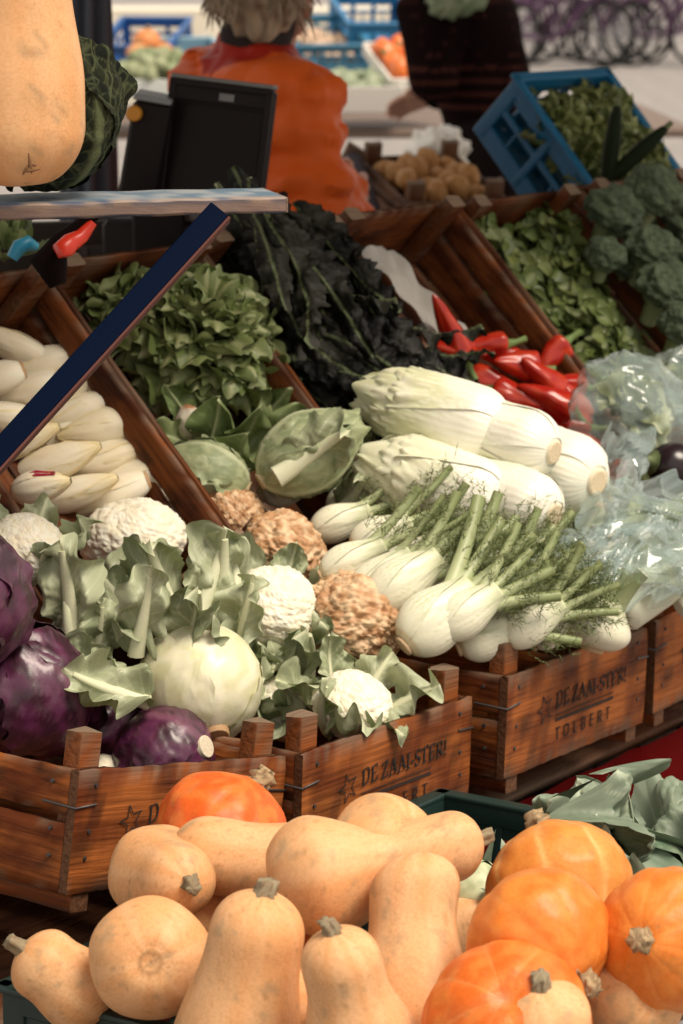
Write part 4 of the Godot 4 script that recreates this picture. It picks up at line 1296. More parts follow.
	put(hb, Vector3(0.460, 0.860, -4.753), Vector3(0.508, 0.717, 0.477), 1.0)
	var hb2 := copy(hb, "second bagged lettuce, at the edge of the lamb's lettuce crate")
	put(hb2, Vector3(0.579, 0.860, -4.925), Vector3(-0.303, 0.892, 0.336), 2.2, 0.9)
	var fb := thing("film_bag", "clear film bag pulled up to a twisted neck between the peppers and the napa cabbages", "bag")
	bag_sheet(fb, [[Vector3(0.423, 0.860, -4.629), Vector3(0.452, 0.860, -4.601), Vector3(0.490, 0.860, -4.629)], [Vector3(0.380, 0.810, -4.513), Vector3(0.401, 0.830, -4.325), Vector3(0.463, 0.820, -4.501)], [Vector3(0.356, 0.750, -4.424), Vector3(0.381, 0.770, -4.253), Vector3(0.444, 0.760, -4.375)], [Vector3(0.345, 0.700, -4.336), Vector3(0.386, 0.720, -4.211), Vector3(0.450, 0.720, -4.279)]], 50, 70, 0.022, 2)
	var fs := thing("film_bag", "wide crumpled clear film bag spread over the pale vegetables of the end crate", "bag")
	bag_sheet(fs, [[Vector3(0.185, 0.770, -4.218), Vector3(0.279, 0.775, -4.243), Vector3(0.381, 0.795, -4.167), Vector3(0.473, 0.815, -4.104), Vector3(0.594, 0.815, -4.176)], [Vector3(0.219, 0.750, -4.043), Vector3(0.299, 0.770, -4.016), Vector3(0.392, 0.790, -3.988), Vector3(0.475, 0.795, -3.998), Vector3(0.593, 0.795, -4.064)], [Vector3(0.234, 0.725, -4.060), Vector3(0.319, 0.750, -3.999), Vector3(0.398, 0.765, -3.957), Vector3(0.478, 0.780, -3.908), Vector3(0.597, 0.775, -3.993)], [Vector3(0.261, 0.705, -4.048), Vector3(0.342, 0.720, -4.020), Vector3(0.417, 0.725, -4.016), Vector3(0.492, 0.735, -3.955), Vector3(0.616, 0.735, -4.016)]], 110, 80, 0.030, 5)
	var fc := thing("film_bag", "clear film bag folded under the wide crumpled one", "bag")
	bag_sheet(fc, [[Vector3(0.317, 0.755, -4.254), Vector3(0.432, 0.770, -4.253), Vector3(0.588, 0.775, -4.338)], [Vector3(0.328, 0.735, -4.110), Vector3(0.434, 0.750, -4.127), Vector3(0.584, 0.755, -4.198)], [Vector3(0.341, 0.705, -4.011), Vector3(0.440, 0.715, -4.041), Vector3(0.589, 0.725, -4.123)]], 80, 60, 0.026, 9)
	var fd := thing("film_bag", "milky film bag draped behind the wide one, below the bagged lettuces", "bag")
	bag_sheet(fd, [[Vector3(0.360, 0.820, -4.362), Vector3(0.440, 0.830, -4.341), Vector3(0.558, 0.840, -4.351)], [Vector3(0.343, 0.800, -4.236), Vector3(0.429, 0.810, -4.230), Vector3(0.555, 0.820, -4.261)], [Vector3(0.330, 0.770, -4.148), Vector3(0.419, 0.790, -4.122), Vector3(0.550, 0.800, -4.164)]], 70, 50, 0.02, 14)
	# pale leeks and chicory under the film
	for k in 9:
		var x := 520.0 + k * 22
		var o := thing("pak_choi", "pale vegetable stem showing through the crumpled film", "vegetable", "pale vegetables under the film")
		var a := Acc.new()
		tube(a, [Vector3(0, -0.08, 0), Vector3(0, -0.07, 0), Vector3(0.003, 0, 0), Vector3(0, 0.08, 0)], [0.014, 0.030, 0.027, 0.014], 14, Color(0.80, 0.78, 0.66), Color(0.55, 0.60, 0.40), 0.8)
		part(o, "stem", mesh(a), mat("fennel_stalk", 0.42, {"sss": 0.06}))
		part(o, "leaf", lv[k % 4], lm, Transform3D(Basis.IDENTITY, Vector3(0, 0.05, 0)))
		var row := k / 3
		put(o, Vector3(0.297, 0.685, -4.268) + Vector3(0.085, 0.0, -0.06) * (k % 3) + Vector3(0.05, -0.004, 0.075) * row + Vector3(-0.02, 0.02, 0), Vector3(0.780, 0.377, -0.500), k * 1.7)
	# dark round aubergine by the bag
	for q in [[Vector3(0.526, 0.790, -4.637), Vector3(-0.873, 0.300, 0.385), .040, "dark round aubergine under the bagged lettuces"], [Vector3(0.352, 0.770, -4.494), Vector3(0.943, 0.041, -0.329), .022, "small purple aubergine between napa cabbage and film bag"]]:
		var o := thing("aubergine", q[3], "aubergine")
		var a := Acc.new()
		grid(a, 36, 26, func(u: float, v: float):
			var d := sph(u, v)
			col = Color(0.018, 0.008, 0.014)
			return Vector3(d.x, d.y * 1.35 * (1.0 - 0.15 * d.y), d.z) * q[2], true)
		part(o, "fruit", mesh(a), mat("aubergine_skin", 0.25))
		var b := Acc.new()
		tube(b, [Vector3(0, q[2] * 1.08, 0), Vector3(0, q[2] * 1.2, 0), Vector3(0, q[2] * 1.6, 0)], [q[2] * 0.5, q[2] * 0.25, q[2] * 0.16], 9, Color(0.10, 0.13, 0.05), Color(0.14, 0.18, 0.07))
		part(o, "cap", mesh(b), mat("stalk", 0.6))
		put(o, q[0], q[1])

func back_row() -> void:
	# ---- endives [at, direction of the tip, length, radius]
	var en := [[Vector3(-0.289, 0.863, -4.231), Vector3(-0.924, -0.340, 0.175), .13, .025], [Vector3(-0.332, 0.842, -4.133), Vector3(-0.924, -0.340, 0.175), .13, .025], [Vector3(-0.478, 1.039, -4.264), Vector3(-0.910, 0.413, 0.033), .13, 0.0239], [Vector3(-0.444, 1.007, -4.264), Vector3(-0.960, -0.235, 0.154), .135, 0.0256], [Vector3(-0.420, 0.973, -4.239), Vector3(-0.937, -0.306, 0.168), .14, 0.0256], [Vector3(-0.384, 0.944, -4.223), Vector3(-0.924, -0.340, 0.175), .14, 0.0256], [Vector3(-0.343, 0.928, -4.203), Vector3(-0.954, -0.177, 0.240), .125, 0.0268], [Vector3(-0.325, 0.890, -4.185), Vector3(0.952, 0.264, -0.158), .12, 0.0251], [Vector3(-0.302, 0.859, -4.174), Vector3(-0.937, -0.306, 0.168), .13, 0.0256], [Vector3(-0.396, 0.893, -4.126), Vector3(0.924, 0.381, 0.031), .13, 0.0256], [Vector3(-0.467, 0.957, -4.120), Vector3(-0.830, 0.305, 0.468), .12, 0.0262], [Vector3(-0.367, 0.856, -4.100), Vector3(0.937, 0.346, 0.043), .12, 0.0239], [Vector3(-0.450, 0.923, -4.132), Vector3(0.937, 0.346, 0.043), .12, 0.0239], [Vector3(-0.508, 0.996, -4.168), Vector3(-0.937, -0.303, 0.173), .13, 0.0251], [Vector3(-0.459, 0.971, -4.233), Vector3(-0.937, -0.303, 0.173), .13, 0.0251], [Vector3(-0.401, 0.916, -4.215), Vector3(-0.937, -0.303, 0.173), .13, 0.0251], [Vector3(-0.344, 0.867, -4.205), Vector3(-0.937, -0.303, 0.173), .13, 0.0251], [Vector3(-0.273, 0.825, -4.199), Vector3(-0.937, -0.303, 0.173), .13, 0.0251]]
	for k in en.size():
		var b: Array = en[k]
		var o := thing("endive", "pale cream endive heaped in the sloped crate", "endive", "endives in the sloped crate")
		endive(o, b[2], b[3], k)
		put(o, b[0], b[1], k * 1.9)
	var rd := thing("radicchio", "small white radicchio with red edges below the endives", "radicchio")
	endive(rd, 0.085, 0.024, 40)
	for k in 2:
		var s := Acc.new()
		tube(s, [Vector3(0.020, -0.02, 0.008 * k), Vector3(0.0235, 0.0, 0.006 * k), Vector3(0.018, 0.026, 0.004 * k)], [0.002, 0.003, 0.001], 7, Color(0.42, 0.02, 0.06), Color(0.42, 0.02, 0.06))
		part(rd, "red_edge", mesh(s), mat("pepper_skin", 0.22))
	put(rd, Vector3(-0.411, 0.874, -4.042), Vector3(0.957, 0.242, 0.161), 2.2)
	# ---- lettuce
	var lm := mat("lettuce_leaf", 0.5, {"back": Color(0.22, 0.30, 0.08), "nrm": tex["fine_n"], "ns": 0.2})
	var lv := []
	for k in 6:
		lv.append(leaf({"L": 0.110, "W": 0.056, "p0": 0.20, "pa": 2.0, "pb": 0.50, "bend": -0.9 - 0.3 * (k % 3), "bendp": 2.0, "cup": 0.05, "ruf": 0.17, "rufn": 1.15 + 0.3 * (k % 2), "lobe": 0.04, "fan": 0.95, "wav": 0.016, "rib": 0.0025, "veins": 6.0, "vs": 0.28, "blade": Color(0.13, 0.175, 0.052), "blade2": Color(0.21, 0.25, 0.10), "vein": Color(0.34, 0.36, 0.18), "sd": k + 10, "nv": 40, "nu": 32}))
	rng.seed = 21
	var le := thing("lettuce", "large curly green lettuce head filling its crate", "lettuce")
	scatter_leaves(le, lv, lm, 125, 0.05, 0.06, -0.15, 1.5, 0.9, 0.72)
	put(le, Vector3(-0.221, 0.993, -4.507), Vector3(0.250, 0.832, 0.495), 0.0)
	var le2 := thing("lettuce", "smaller green lettuce tucked between the big one and the endive crate wall", "lettuce")
	scatter_leaves(le2, lv, lm, 26, 0.04, 0.04, 0.1, 1.4, 0.7, 0.6)
	put(le2, Vector3(-0.335, 1.035, -4.503), Vector3(-0.202, 0.900, 0.385), 1.0)
	# ---- loose leafy greens and a white root at the foot of that crate
	var gl := []
	for k in 4:
		gl.append(leaf({"L": 0.085, "W": 0.030, "p0": 0.25, "pa": 0.9, "bend": [0.5, 1.0, -0.5, 0.8][k], "cup": 0.3, "ruf": 0.2, "rufn": 2.4, "wav": 0.04, "rib": 0.003, "veins": 6.0, "vs": 0.5, "blade": Color(0.15, 0.21, 0.075), "blade2": Color(0.24, 0.30, 0.13), "vein": Color(0.46, 0.50, 0.28), "sd": k + 60, "nv": 26, "nu": 18}))
	var gr := thing("leafy_greens", "bunch of loose broad green leaves at the foot of the lettuce crate", "greens")
	for q in [[Vector3(-0.199, 0.870, -4.308), Vector3(0.355, 0.935, 0.019), Vector3(-0.205, 0.292, 0.934), 1.1, 0], [Vector3(-0.156, 0.866, -4.332), Vector3(0.458, 0.888, 0.029), Vector3(0.205, 0.292, 0.934), 1.15, 1], [Vector3(-0.118, 0.859, -4.368), Vector3(0.636, 0.769, 0.062), Vector3(0.206, 0.486, 0.849), 1.1, 2], [Vector3(-0.085, 0.871, -4.429), Vector3(0.949, 0.313, 0.039), Vector3(0.101, 0.663, 0.742), .8, 3], [Vector3(-0.176, 0.852, -4.284), Vector3(0.745, 0.643, 0.175), Vector3(0.101, 0.663, 0.742), 1.0, 1], [Vector3(-0.225, 0.909, -4.386), Vector3(-0.542, 0.839, 0.053), Vector3(0.105, 0.494, 0.863), .8, 0], [Vector3(-0.131, 0.894, -4.477), Vector3(0.755, 0.656, -0.022), Vector3(0.000, 0.497, 0.868), .9, 3], [Vector3(-0.222, 0.882, -4.323), Vector3(-0.904, 0.407, 0.135), Vector3(0.101, 0.663, 0.742), .7, 2]]:
		var y: Vector3 = q[1]
		var z: Vector3 = (q[2] - y * y.dot(q[2])).normalized()
		part(gr, "leaf", gl[q[4]], lm, Transform3D(Basis(y.cross(z), y, z).scaled_local(Vector3.ONE * q[3]), q[0]))
	var wr := thing("white_turnip", "white turnip end with a brown crown under the lettuce", "turnip")
	var wa := Acc.new()
	grid(wa, 24, 18, func(u: float, v: float):
		var d := sph(u, v)
		col = Color(0.78, 0.72, 0.58).lerp(Color(0.42, 0.16, 0.06), ss(0.22, 0.08, v))
		return Vector3(d.x, d.y * 1.2, d.z) * 0.022 * (1 + 0.1 * n1.get_noise_3dv(d * 40)), true)
	part(wr, "root", mesh(wa), mat("celeriac_skin", 0.6))
	put(wr, Vector3(-0.222, 0.913, -4.338), Vector3(0.000, 0.992, 0.123))
	# ---- palm kale
	var km := mat("kale_leaf", 0.5, {"spec": 0.3, "back": Color(0.03, 0.045, 0.02), "nrm": noise_tex("rough_n", 0.06, Color.BLACK, Color.WHITE, true, 10.0), "ns": 0.5, "sc": Vector3.ONE * 10})
	var kv := []
	for k in 5:
		kv.append(leaf({"L": 0.30, "W": 0.025 + 0.003 * (k % 3), "p0": 0.10, "pa": 0.85, "pb": 0.45, "bend": [0.5, 0.9, -0.4, 1.2, 0.2][k], "bendp": 1.6, "cup": -0.55, "ruf": 0.30, "rufn": 8.3, "lobe": 0.12, "wav": 0.020, "rib": 0.0050, "ribl": [0.35, 0.6, 0.25, 0.8, 0.45][k], "veins": 12.0, "vs": 0.08, "bub": 0.0055, "bubf": 700.0, "blade": Color(0.009, 0.009, 0.009), "blade2": Color(0.027, 0.027, 0.022), "vein": Color(0.13, 0.16, 0.08), "ribc": Color(0.46, 0.52, 0.33), "sd": k + 20, "nv": 120, "nu": 28}))
	var bunches := [
		["bunch of dark palm kale hanging down over its crate wall, long pale stems", [[Vector3(-0.169, 1.256, -4.684), Vector3(0.364, -0.852, 0.377), 1.05, 3], [Vector3(-0.125, 1.194, -4.727), Vector3(0.458, -0.808, 0.370), 1.0, 1], [Vector3(-0.089, 1.177, -4.743), Vector3(0.504, -0.761, 0.410), 1.0, 2], [Vector3(-0.142, 1.217, -4.653), Vector3(0.560, -0.768, 0.310), 1.05, 3], [Vector3(-0.066, 1.157, -4.784), Vector3(0.306, -0.849, 0.430), .9, 4], [Vector3(-0.168, 1.178, -4.738), Vector3(0.304, -0.873, 0.382), .95, 1], [Vector3(-0.105, 1.210, -4.732), Vector3(0.619, -0.705, 0.345), 1.0, 0], [Vector3(-0.189, 1.138, -4.739), Vector3(0.355, -0.855, 0.378), .9, 2], [Vector3(-0.038, 1.150, -4.853), Vector3(0.221, -0.875, 0.431), .8, 3], [Vector3(-0.066, 1.188, -4.790), Vector3(0.555, -0.752, 0.357), 1.0, 4]]],
		["bunch of dark crinkled palm kale lying across towards the peppers", [[Vector3(-0.080, 1.011, -4.619), Vector3(0.836, -0.460, 0.300), .95, 0], [Vector3(-0.065, 1.053, -4.660), Vector3(0.877, -0.384, 0.288), .9, 2], [Vector3(0.006, 1.063, -4.765), Vector3(0.709, -0.596, 0.378), .9, 3], [Vector3(-0.049, 1.025, -4.634), Vector3(0.891, -0.357, 0.278), 1.0, 1], [Vector3(-0.018, 1.093, -4.784), Vector3(0.597, -0.722, 0.348), .9, 4], [Vector3(0.013, 1.029, -4.718), Vector3(0.807, -0.504, 0.307), .9, 1], [Vector3(-0.064, 0.972, -4.619), Vector3(0.821, -0.483, 0.306), .85, 4], [Vector3(0.037, 0.988, -4.726), Vector3(0.845, -0.448, 0.293), .8, 0], [Vector3(0.014, 1.085, -4.856), Vector3(0.458, -0.808, 0.370), .7, 2], [Vector3(-0.080, 0.941, -4.617), Vector3(0.764, -0.560, 0.320), .7, 3], [Vector3(0.061, 0.941, -4.723), Vector3(0.865, -0.409, 0.290), .7, 2], [Vector3(0.095, 0.953, -4.807), Vector3(0.830, -0.468, 0.305), .6, 1]]],
		["dark palm kale filling the bottom of its crate", [[Vector3(-0.147, 1.084, -4.793), Vector3(0.518, -0.812, 0.269), 1.0, 0], [Vector3(-0.100, 1.092, -4.864), Vector3(0.518, -0.812, 0.269), 1.0, 1], [Vector3(-0.052, 1.100, -4.937), Vector3(0.518, -0.812, 0.269), 1.0, 2], [Vector3(-0.011, 1.095, -4.980), Vector3(0.518, -0.812, 0.269), 1.0, 3], [Vector3(-0.113, 1.016, -4.700), Vector3(0.621, -0.741, 0.254), 1.0, 4], [Vector3(-0.066, 0.983, -4.705), Vector3(0.621, -0.741, 0.254), 1.0, 0], [Vector3(-0.196, 1.153, -4.824), Vector3(0.518, -0.812, 0.269), 1.0, 1], [Vector3(-0.002, 0.987, -4.790), Vector3(0.729, -0.643, 0.235), .9, 2], [Vector3(-0.132, 1.141, -4.860), Vector3(0.518, -0.812, 0.269), 1.0, 3], [Vector3(-0.018, 0.922, -4.686), Vector3(0.729, -0.643, 0.235), .8, 4]]]]
	for b in bunches:
		var o := thing("palm_kale", b[0], "kale", "palm kale in the sloped crate")
		var k := 0
		for q in b[1]:
			var y: Vector3 = q[1]
			var z0 := Vector3(-0.103, 0.536, 0.838).rotated(y.normalized(), 0.9 * sin(k * 2.3))
			var z := (z0 - y * y.dot(z0)).normalized()
			part(o, "leaf", kv[q[3]], km, Transform3D(Basis(y.cross(z), y, z).scaled_local(Vector3.ONE * q[2]), q[0]))
			k += 1
			for e in 2:
				var y2 := (y + Vector3(0.16 * sin(k * 3.1 + e), 0.14 * sin(k * 1.7 + e * 2), 0.16 * cos(k * 2.3 + e))).normalized()
				var z3 := z.rotated(y2, 0.5 * sin(k * 4.1 + e * 3))
				z3 = (z3 - y2 * y2.dot(z3)).normalized()
				part(o, "leaf", kv[(q[3] + 1 + e) % 5], km, Transform3D(Basis(y2.cross(z3), y2, z3).scaled_local(Vector3.ONE * q[2] * (0.92 - 0.1 * e)), q[0] + Vector3(0.03 * sin(k * 5.3 + e * 2), 0.012 * cos(k * 3.7 + e) - 0.012, 0.03 * cos(k * 4.9 + e))))
	# ---- white paper and red peppers
	var pp := thing("paper_sheet", "sheet of white paper lining the red pepper crate", "paper")
	var pa := Acc.new()
	grid(pa, 16, 20, func(u: float, v: float):
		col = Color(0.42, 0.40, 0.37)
		return Vector3((u - 0.5) * 0.10, 0.012 * sin(u * 5 + v * 2) + 0.01 * n1.get_noise_2d(u * 40, v * 60), (v - 0.5) * 0.20))
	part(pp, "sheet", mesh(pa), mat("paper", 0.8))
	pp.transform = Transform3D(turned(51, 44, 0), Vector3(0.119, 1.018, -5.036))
	var rp := [[Vector3(0.177, 0.974, -4.944), Vector3(-0.446, 0.895, 0.023), .135, .022, .01], [Vector3(0.223, 0.938, -4.964), Vector3(-0.977, -0.010, 0.212), .11, .020, -.015], [Vector3(0.252, 0.924, -4.978), Vector3(-0.887, 0.360, 0.290), .10, .019, .01], [Vector3(0.285, 0.905, -4.963), Vector3(-0.889, 0.196, 0.414), .09, .025, .01], [Vector3(0.331, 0.890, -4.950), Vector3(-0.722, 0.668, 0.182), .10, .022, .0], [Vector3(0.337, 0.862, -4.912), Vector3(-0.845, 0.526, 0.097), .11, .024, .01], [Vector3(0.367, 0.868, -4.981), Vector3(-0.943, 0.165, 0.288), .09, .021, .0], [Vector3(0.386, 0.845, -4.967), Vector3(-0.408, 0.881, 0.240), .08, .024, .01], [Vector3(0.296, 0.853, -4.915), Vector3(0.928, -0.263, 0.263), .10, .022, .0], [Vector3(0.356, 0.817, -4.929), Vector3(-0.954, 0.250, 0.166), .12, .022, .01], [Vector3(0.398, 0.784, -4.926), Vector3(-0.619, 0.769, 0.161), .10, .024, .0], [Vector3(0.433, 0.755, -4.945), Vector3(-0.598, 0.774, 0.210), .10, .023, .01], [Vector3(0.312, 0.805, -4.901), Vector3(0.928, -0.263, 0.263), .11, .022, .0], [Vector3(0.265, 0.872, -4.953), Vector3(0.928, -0.263, 0.263), .11, .022, .0], [Vector3(0.379, 0.748, -4.890), Vector3(0.970, -0.063, 0.233), .11, .022, .0], [Vector3(0.197, 0.926, -4.934), Vector3(0.954, -0.166, 0.250), .10, .018, .01], [Vector3(0.421, 0.804, -5.010), Vector3(-0.331, -0.801, 0.499), .10, .022, .0], [Vector3(0.350, 0.902, -5.039), Vector3(-0.667, -0.588, 0.458), .09, .021, .0]]
	for k in rp.size():
		var b: Array = rp[k]
		var o := thing("red_pepper", "glossy pointed red pepper lying in the sloped crate", "pepper", "red peppers in the sloped crate")
		pepper(o, b[2] * 0.95, b[3] * 1.28, b[4], k)
		put(o, b[0] - b[1] * b[2] * 0.5, b[1], k * 2.2)
	# ---- lamb's lettuce: small spoon-shaped leaves that nobody could count
	var ll := Acc.new()
	rng.seed = 33
	var T := Transform3D(turned(51, 44, 0), Vector3(0.389, 0.863, -5.330))
	for k in 1500:
		var x := rng.randf_range(-0.155, 0.155)
		var z := rng.randf_range(-0.25, 0.30)
		var h := 0.075 + 0.03 * sin(x * 21 + 1.4) * cos(z * 14) + rng.randf_range(-0.022, 0.018)
		var g := rng.randf_range(0, TAU)
		var up := Vector3(rng.randf_range(-0.7, 0.7), 1, rng.randf_range(-0.5, 0.9)).normalized()
		var yv := (Vector3(cos(g), 0.25, sin(g)) - up * Vector3(cos(g), 0.25, sin(g)).dot(up)).normalized()
		var xv := yv.cross(up)
		var ln := rng.randf_range(0.026, 0.042)
		var c := Color(0.075, 0.115, 0.028).lerp(Color(0.16, 0.20, 0.06), rng.randf())
		var base := T * Vector3(x, h, z)
		grid(ll, 4, 5, func(u: float, v: float):
			var s: float = u * 2 - 1
			var w := ln * (0.06 + 0.36 * pow(sin(PI * pow(v, 1.5) * 0.97), 0.6))
			col = c.lerp(Color(0.26, 0.30, 0.12), 0.5 if absf(s) < 0.1 else 0.0)
			return base + T.basis * (yv * ln * v + xv * s * w + up * (s * s * w * 0.5 - v * v * ln * 0.2)))
	var lo := thing("lambs_lettuce", "heap of small round lamb's lettuce leaves in the sloped crate", "lettuce")
	var lp := part(lo, "leaves", mesh(ll), mat("small_leaf", 0.45, {"back": Color(0.14, 0.2, 0.05)}))
	lp.set_meta("kind", "stuff")
	# ---- broccoli
	var bm := mat("broccoli", 0.85)
	var bh := curd(0.07, 3, Color(0.040, 0.062, 0.034), Color(0.070, 0.098, 0.052), 30.0, 95.0, 0.80, 130, 60, 0.16)
	for q in [[Vector3(0.495, 1.112, -5.451), .8], [Vector3(0.575, 1.143, -5.508), .85], [Vector3(0.559, 1.050, -5.387), .75], [Vector3(0.470, 1.047, -5.336), .55], [Vector3(0.575, 0.989, -5.324), .75], [Vector3(0.651, 1.073, -5.596), .8], [Vector3(0.524, 1.023, -5.433), .6], [Vector3(0.605, 0.931, -5.261), .7], [Vector3(0.542, 1.073, -5.596), .7], [Vector3(0.627, 1.015, -5.380), .8]]:
		var o := thing("broccoli", "dark green broccoli head in the heap beside the lamb's lettuce", "broccoli", "broccoli heads")
		part(o, "florets", bh, bm)
		var st := Acc.new()
		tube(st, [Vector3(0, 0.02, 0), Vector3(0, -0.03, 0), Vector3(0, -0.10, 0)], [0.052, 0.028, 0.02], 12, Color(0.12, 0.17, 0.08), Color(0.28, 0.33, 0.18))
		part(o, "stalk", mesh(st), mat("stalk", 0.6))
		put(o, q[0], Vector3(-0.100, 0.865, 0.491).rotated(Vector3.UP, q[1] * 7.0 * 0.3 - 0.6), q[1] * 40.0, q[1])
	# ---- blue crate of curly greens with two cucumbers
	var bc := thing("blue_plastic_crate", "bright blue plastic crate tilted above the lamb's lettuce, full of curly greens", "crate")
	plastic_crate(bc, 0.30, 0.44, 0.16, Color(0.010, 0.15, 0.32), "blue_plastic", 3)
	var Bb := turned(47, 46, 0)
	bc.transform = Transform3D(Bb, Vector3(0.349, 1.324, -6.054) - Bb * Vector3(-0.15, 0.16, -0.22))
	var cv := []
	for k in 4:
		cv.append(leaf({"L": 0.085, "W": 0.036, "p0": 0.15, "pa": 1.5, "pb": 0.6, "bend": 1.0, "cup": 0.2, "ruf": 0.4, "rufn": 4.0, "lobe": 0.35, "wav": 0.03, "rib": 0.002, "veins": 6.0, "vs": 0.2, "blade": Color(0.10, 0.14, 0.035), "blade2": Color(0.20, 0.24, 0.075), "vein": Color(0.34, 0.38, 0.16), "sd": k + 80, "nv": 18, "nu": 14}))
	rng.seed = 5
	var heads := [Vector3(-0.07, 0.09, -0.10), Vector3(0.07, 0.09, -0.11), Vector3(-0.06, 0.10, 0.0), Vector3(0.07, 0.10, 0.02), Vector3(0.0, 0.11, -0.05), Vector3(0.07, 0.09, 0.13)]
	for p in heads:
		var o := thing("curly_greens", "head of curly light green leaves in the blue crate", "greens", "curly greens in the blue crate")
		scatter_leaves(o, cv, lm, 40, 0.04, 0.03, 0.0, 1.45, 1.0, 0.8)
		o.transform = bc.transform * Transform3D(Basis(Vector3.UP, p.x * 30), p)
	for q in [[Vector3(0.517, 1.199, -5.774), Vector3(0.120, 0.993, 0.005), "dark cucumber standing upright by the blue crate"], [Vector3(0.559, 1.184, -5.771), Vector3(0.722, 0.689, 0.066), "dark cucumber leaning away from the upright one"]]:
		var o := thing("cucumber", q[2], "cucumber")
		var a := Acc.new()
		grid(a, 20, 24, func(u: float, v: float):
			var g: float = TAU * u
			var rr := 0.016 * pow(clampf(sin(PI * clampf(v * 0.96 + 0.02, 0, 1)), 0, 1), 0.35) * (1 + 0.03 * cos(7 * g))
			col = Color(0.012, 0.022, 0.010)
			return Vector3(cos(g) * rr, (v - 0.5) * 0.17, sin(g) * rr), true)
		part(o, "fruit", mesh(a), mat("cucumber_skin", 0.5, {"spec": 0.2}))
		var b := Acc.new()
		tube(b, [Vector3(0, 0.083, 0), Vector3(0, 0.1, 0)], [0.006, 0.005], 8, Color(0.1, 0.13, 0.05), Color(0.12, 0.15, 0.06))
		part(o, "stem", mesh(b), mat("stalk", 0.6))
		put(o, q[0], q[1])
# ---------------------------------------------------------------- bodies: tapered capsules joined smoothly, meshed as surface nets
func bones_mesh(a: Acc, bones: Array, cell: float, k: float, colour: Callable, warp = null) -> void:
	var lo := Vector3.ONE * 1e9
	var hi := -lo
	for b in bones:
		for e in 2:
			var r: float = b[2 + e] + cell * 3
			lo = lo.min(b[e] - Vector3.ONE * r)
			hi = hi.max(b[e] + Vector3.ONE * r)
	var nx := int((hi.x - lo.x) / cell) + 2
	var ny := int((hi.y - lo.y) / cell) + 2
	var nz := int((hi.z - lo.z) / cell) + 2
	var f := PackedFloat32Array()
	f.resize(nx * ny * nz)
	f.fill(1.0)
	for b in bones:
		var p: Vector3 = b[0]
		var q: Vector3 = b[1]
		var R: float = maxf(b[2], b[3]) + k + cell * 2
		var l3 := (p.min(q) - Vector3.ONE * R - lo) / cell
		var h3 := (p.max(q) + Vector3.ONE * R - lo) / cell
		var d := q - p
		var dd := maxf(d.length_squared(), 1e-9)
		for z in range(maxi(0, int(l3.z)), mini(nz, int(h3.z) + 2)):
			for y in range(maxi(0, int(l3.y)), mini(ny, int(h3.y) + 2)):
				for x in range(maxi(0, int(l3.x)), mini(nx, int(h3.x) + 2)):
					var w := lo + Vector3(x, y, z) * cell
					var t := clampf((w - p).dot(d) / dd, 0, 1)
					var s: float = (w - p - d * t).length() - lerpf(b[2], b[3], t)
					var n := (z * ny + y) * nx + x
					var o := f[n]
					var hh := maxf(k - absf(o - s), 0.0) / k
					f[n] = minf(o, s) - hh * hh * k * 0.25
	if warp != null:
		for z in nz:
			for y in ny:
				for x in nx:
					var n := (z * ny + y) * nx + x
					if absf(f[n]) < 0.05:
						f[n] += warp.call(lo + Vector3(x, y, z) * cell)
	var at := {}
	var off := [0, 1, nx, nx + 1, nx * ny, nx * ny + 1, nx * ny + nx, nx * ny + nx + 1]
	for z in nz - 1:
		for y in ny - 1:
			var row := (z * ny + y) * nx
			for x in nx - 1:
				var n := row + x
				var f0 := f[n]
				if absf(f0) > cell * 5.0:
					continue
				var inside := 0
				for c in off:
					if f[n + c] < 0:
						inside += 1
				if inside == 0 or inside == 8:
					continue
				var sum := Vector3.ZERO
				var cnt := 0
				for c in 8:
					for ax in 3:
						if c & (1 << ax):
							continue
						var c2 := c | (1 << ax)
						var fa: float = f[n + off[c]]
						var fb: float = f[n + off[c2]]
						if (fa < 0) != (fb < 0):
							var pt := Vector3(c & 1, (c >> 1) & 1, (c >> 2) & 1)
							pt[ax] += fa / (fa - fb)
							sum += pt
							cnt += 1
				var w := lo + (Vector3(x, y, z) + sum / cnt) * cell
				at[n] = a.v.size()
				a.v.append(w)
				a.c.append(colour.call(w))
	var strides := [1, nx, nx * ny]
	for n in at:
		for ax in 3:
			var s: int = strides[ax]
			var u: int = strides[(ax + 1) % 3]
			var w: int = strides[(ax + 2) % 3]
			if (f[n] < 0) == (f[n + s] < 0):
				continue
			if not (at.has(n - u) and at.has(n - w) and at.has(n - u - w)):
				continue
			var p0: int = at[n]
			var p1: int = at[n - u]
			var p2: int = at[n - u - w]
			var p3: int = at[n - w]
			if f[n] < 0:
				a.i.append_array([p0, p2, p1, p0, p3, p2])
			else:
				a.i.append_array([p0, p1, p2, p0, p2, p3])

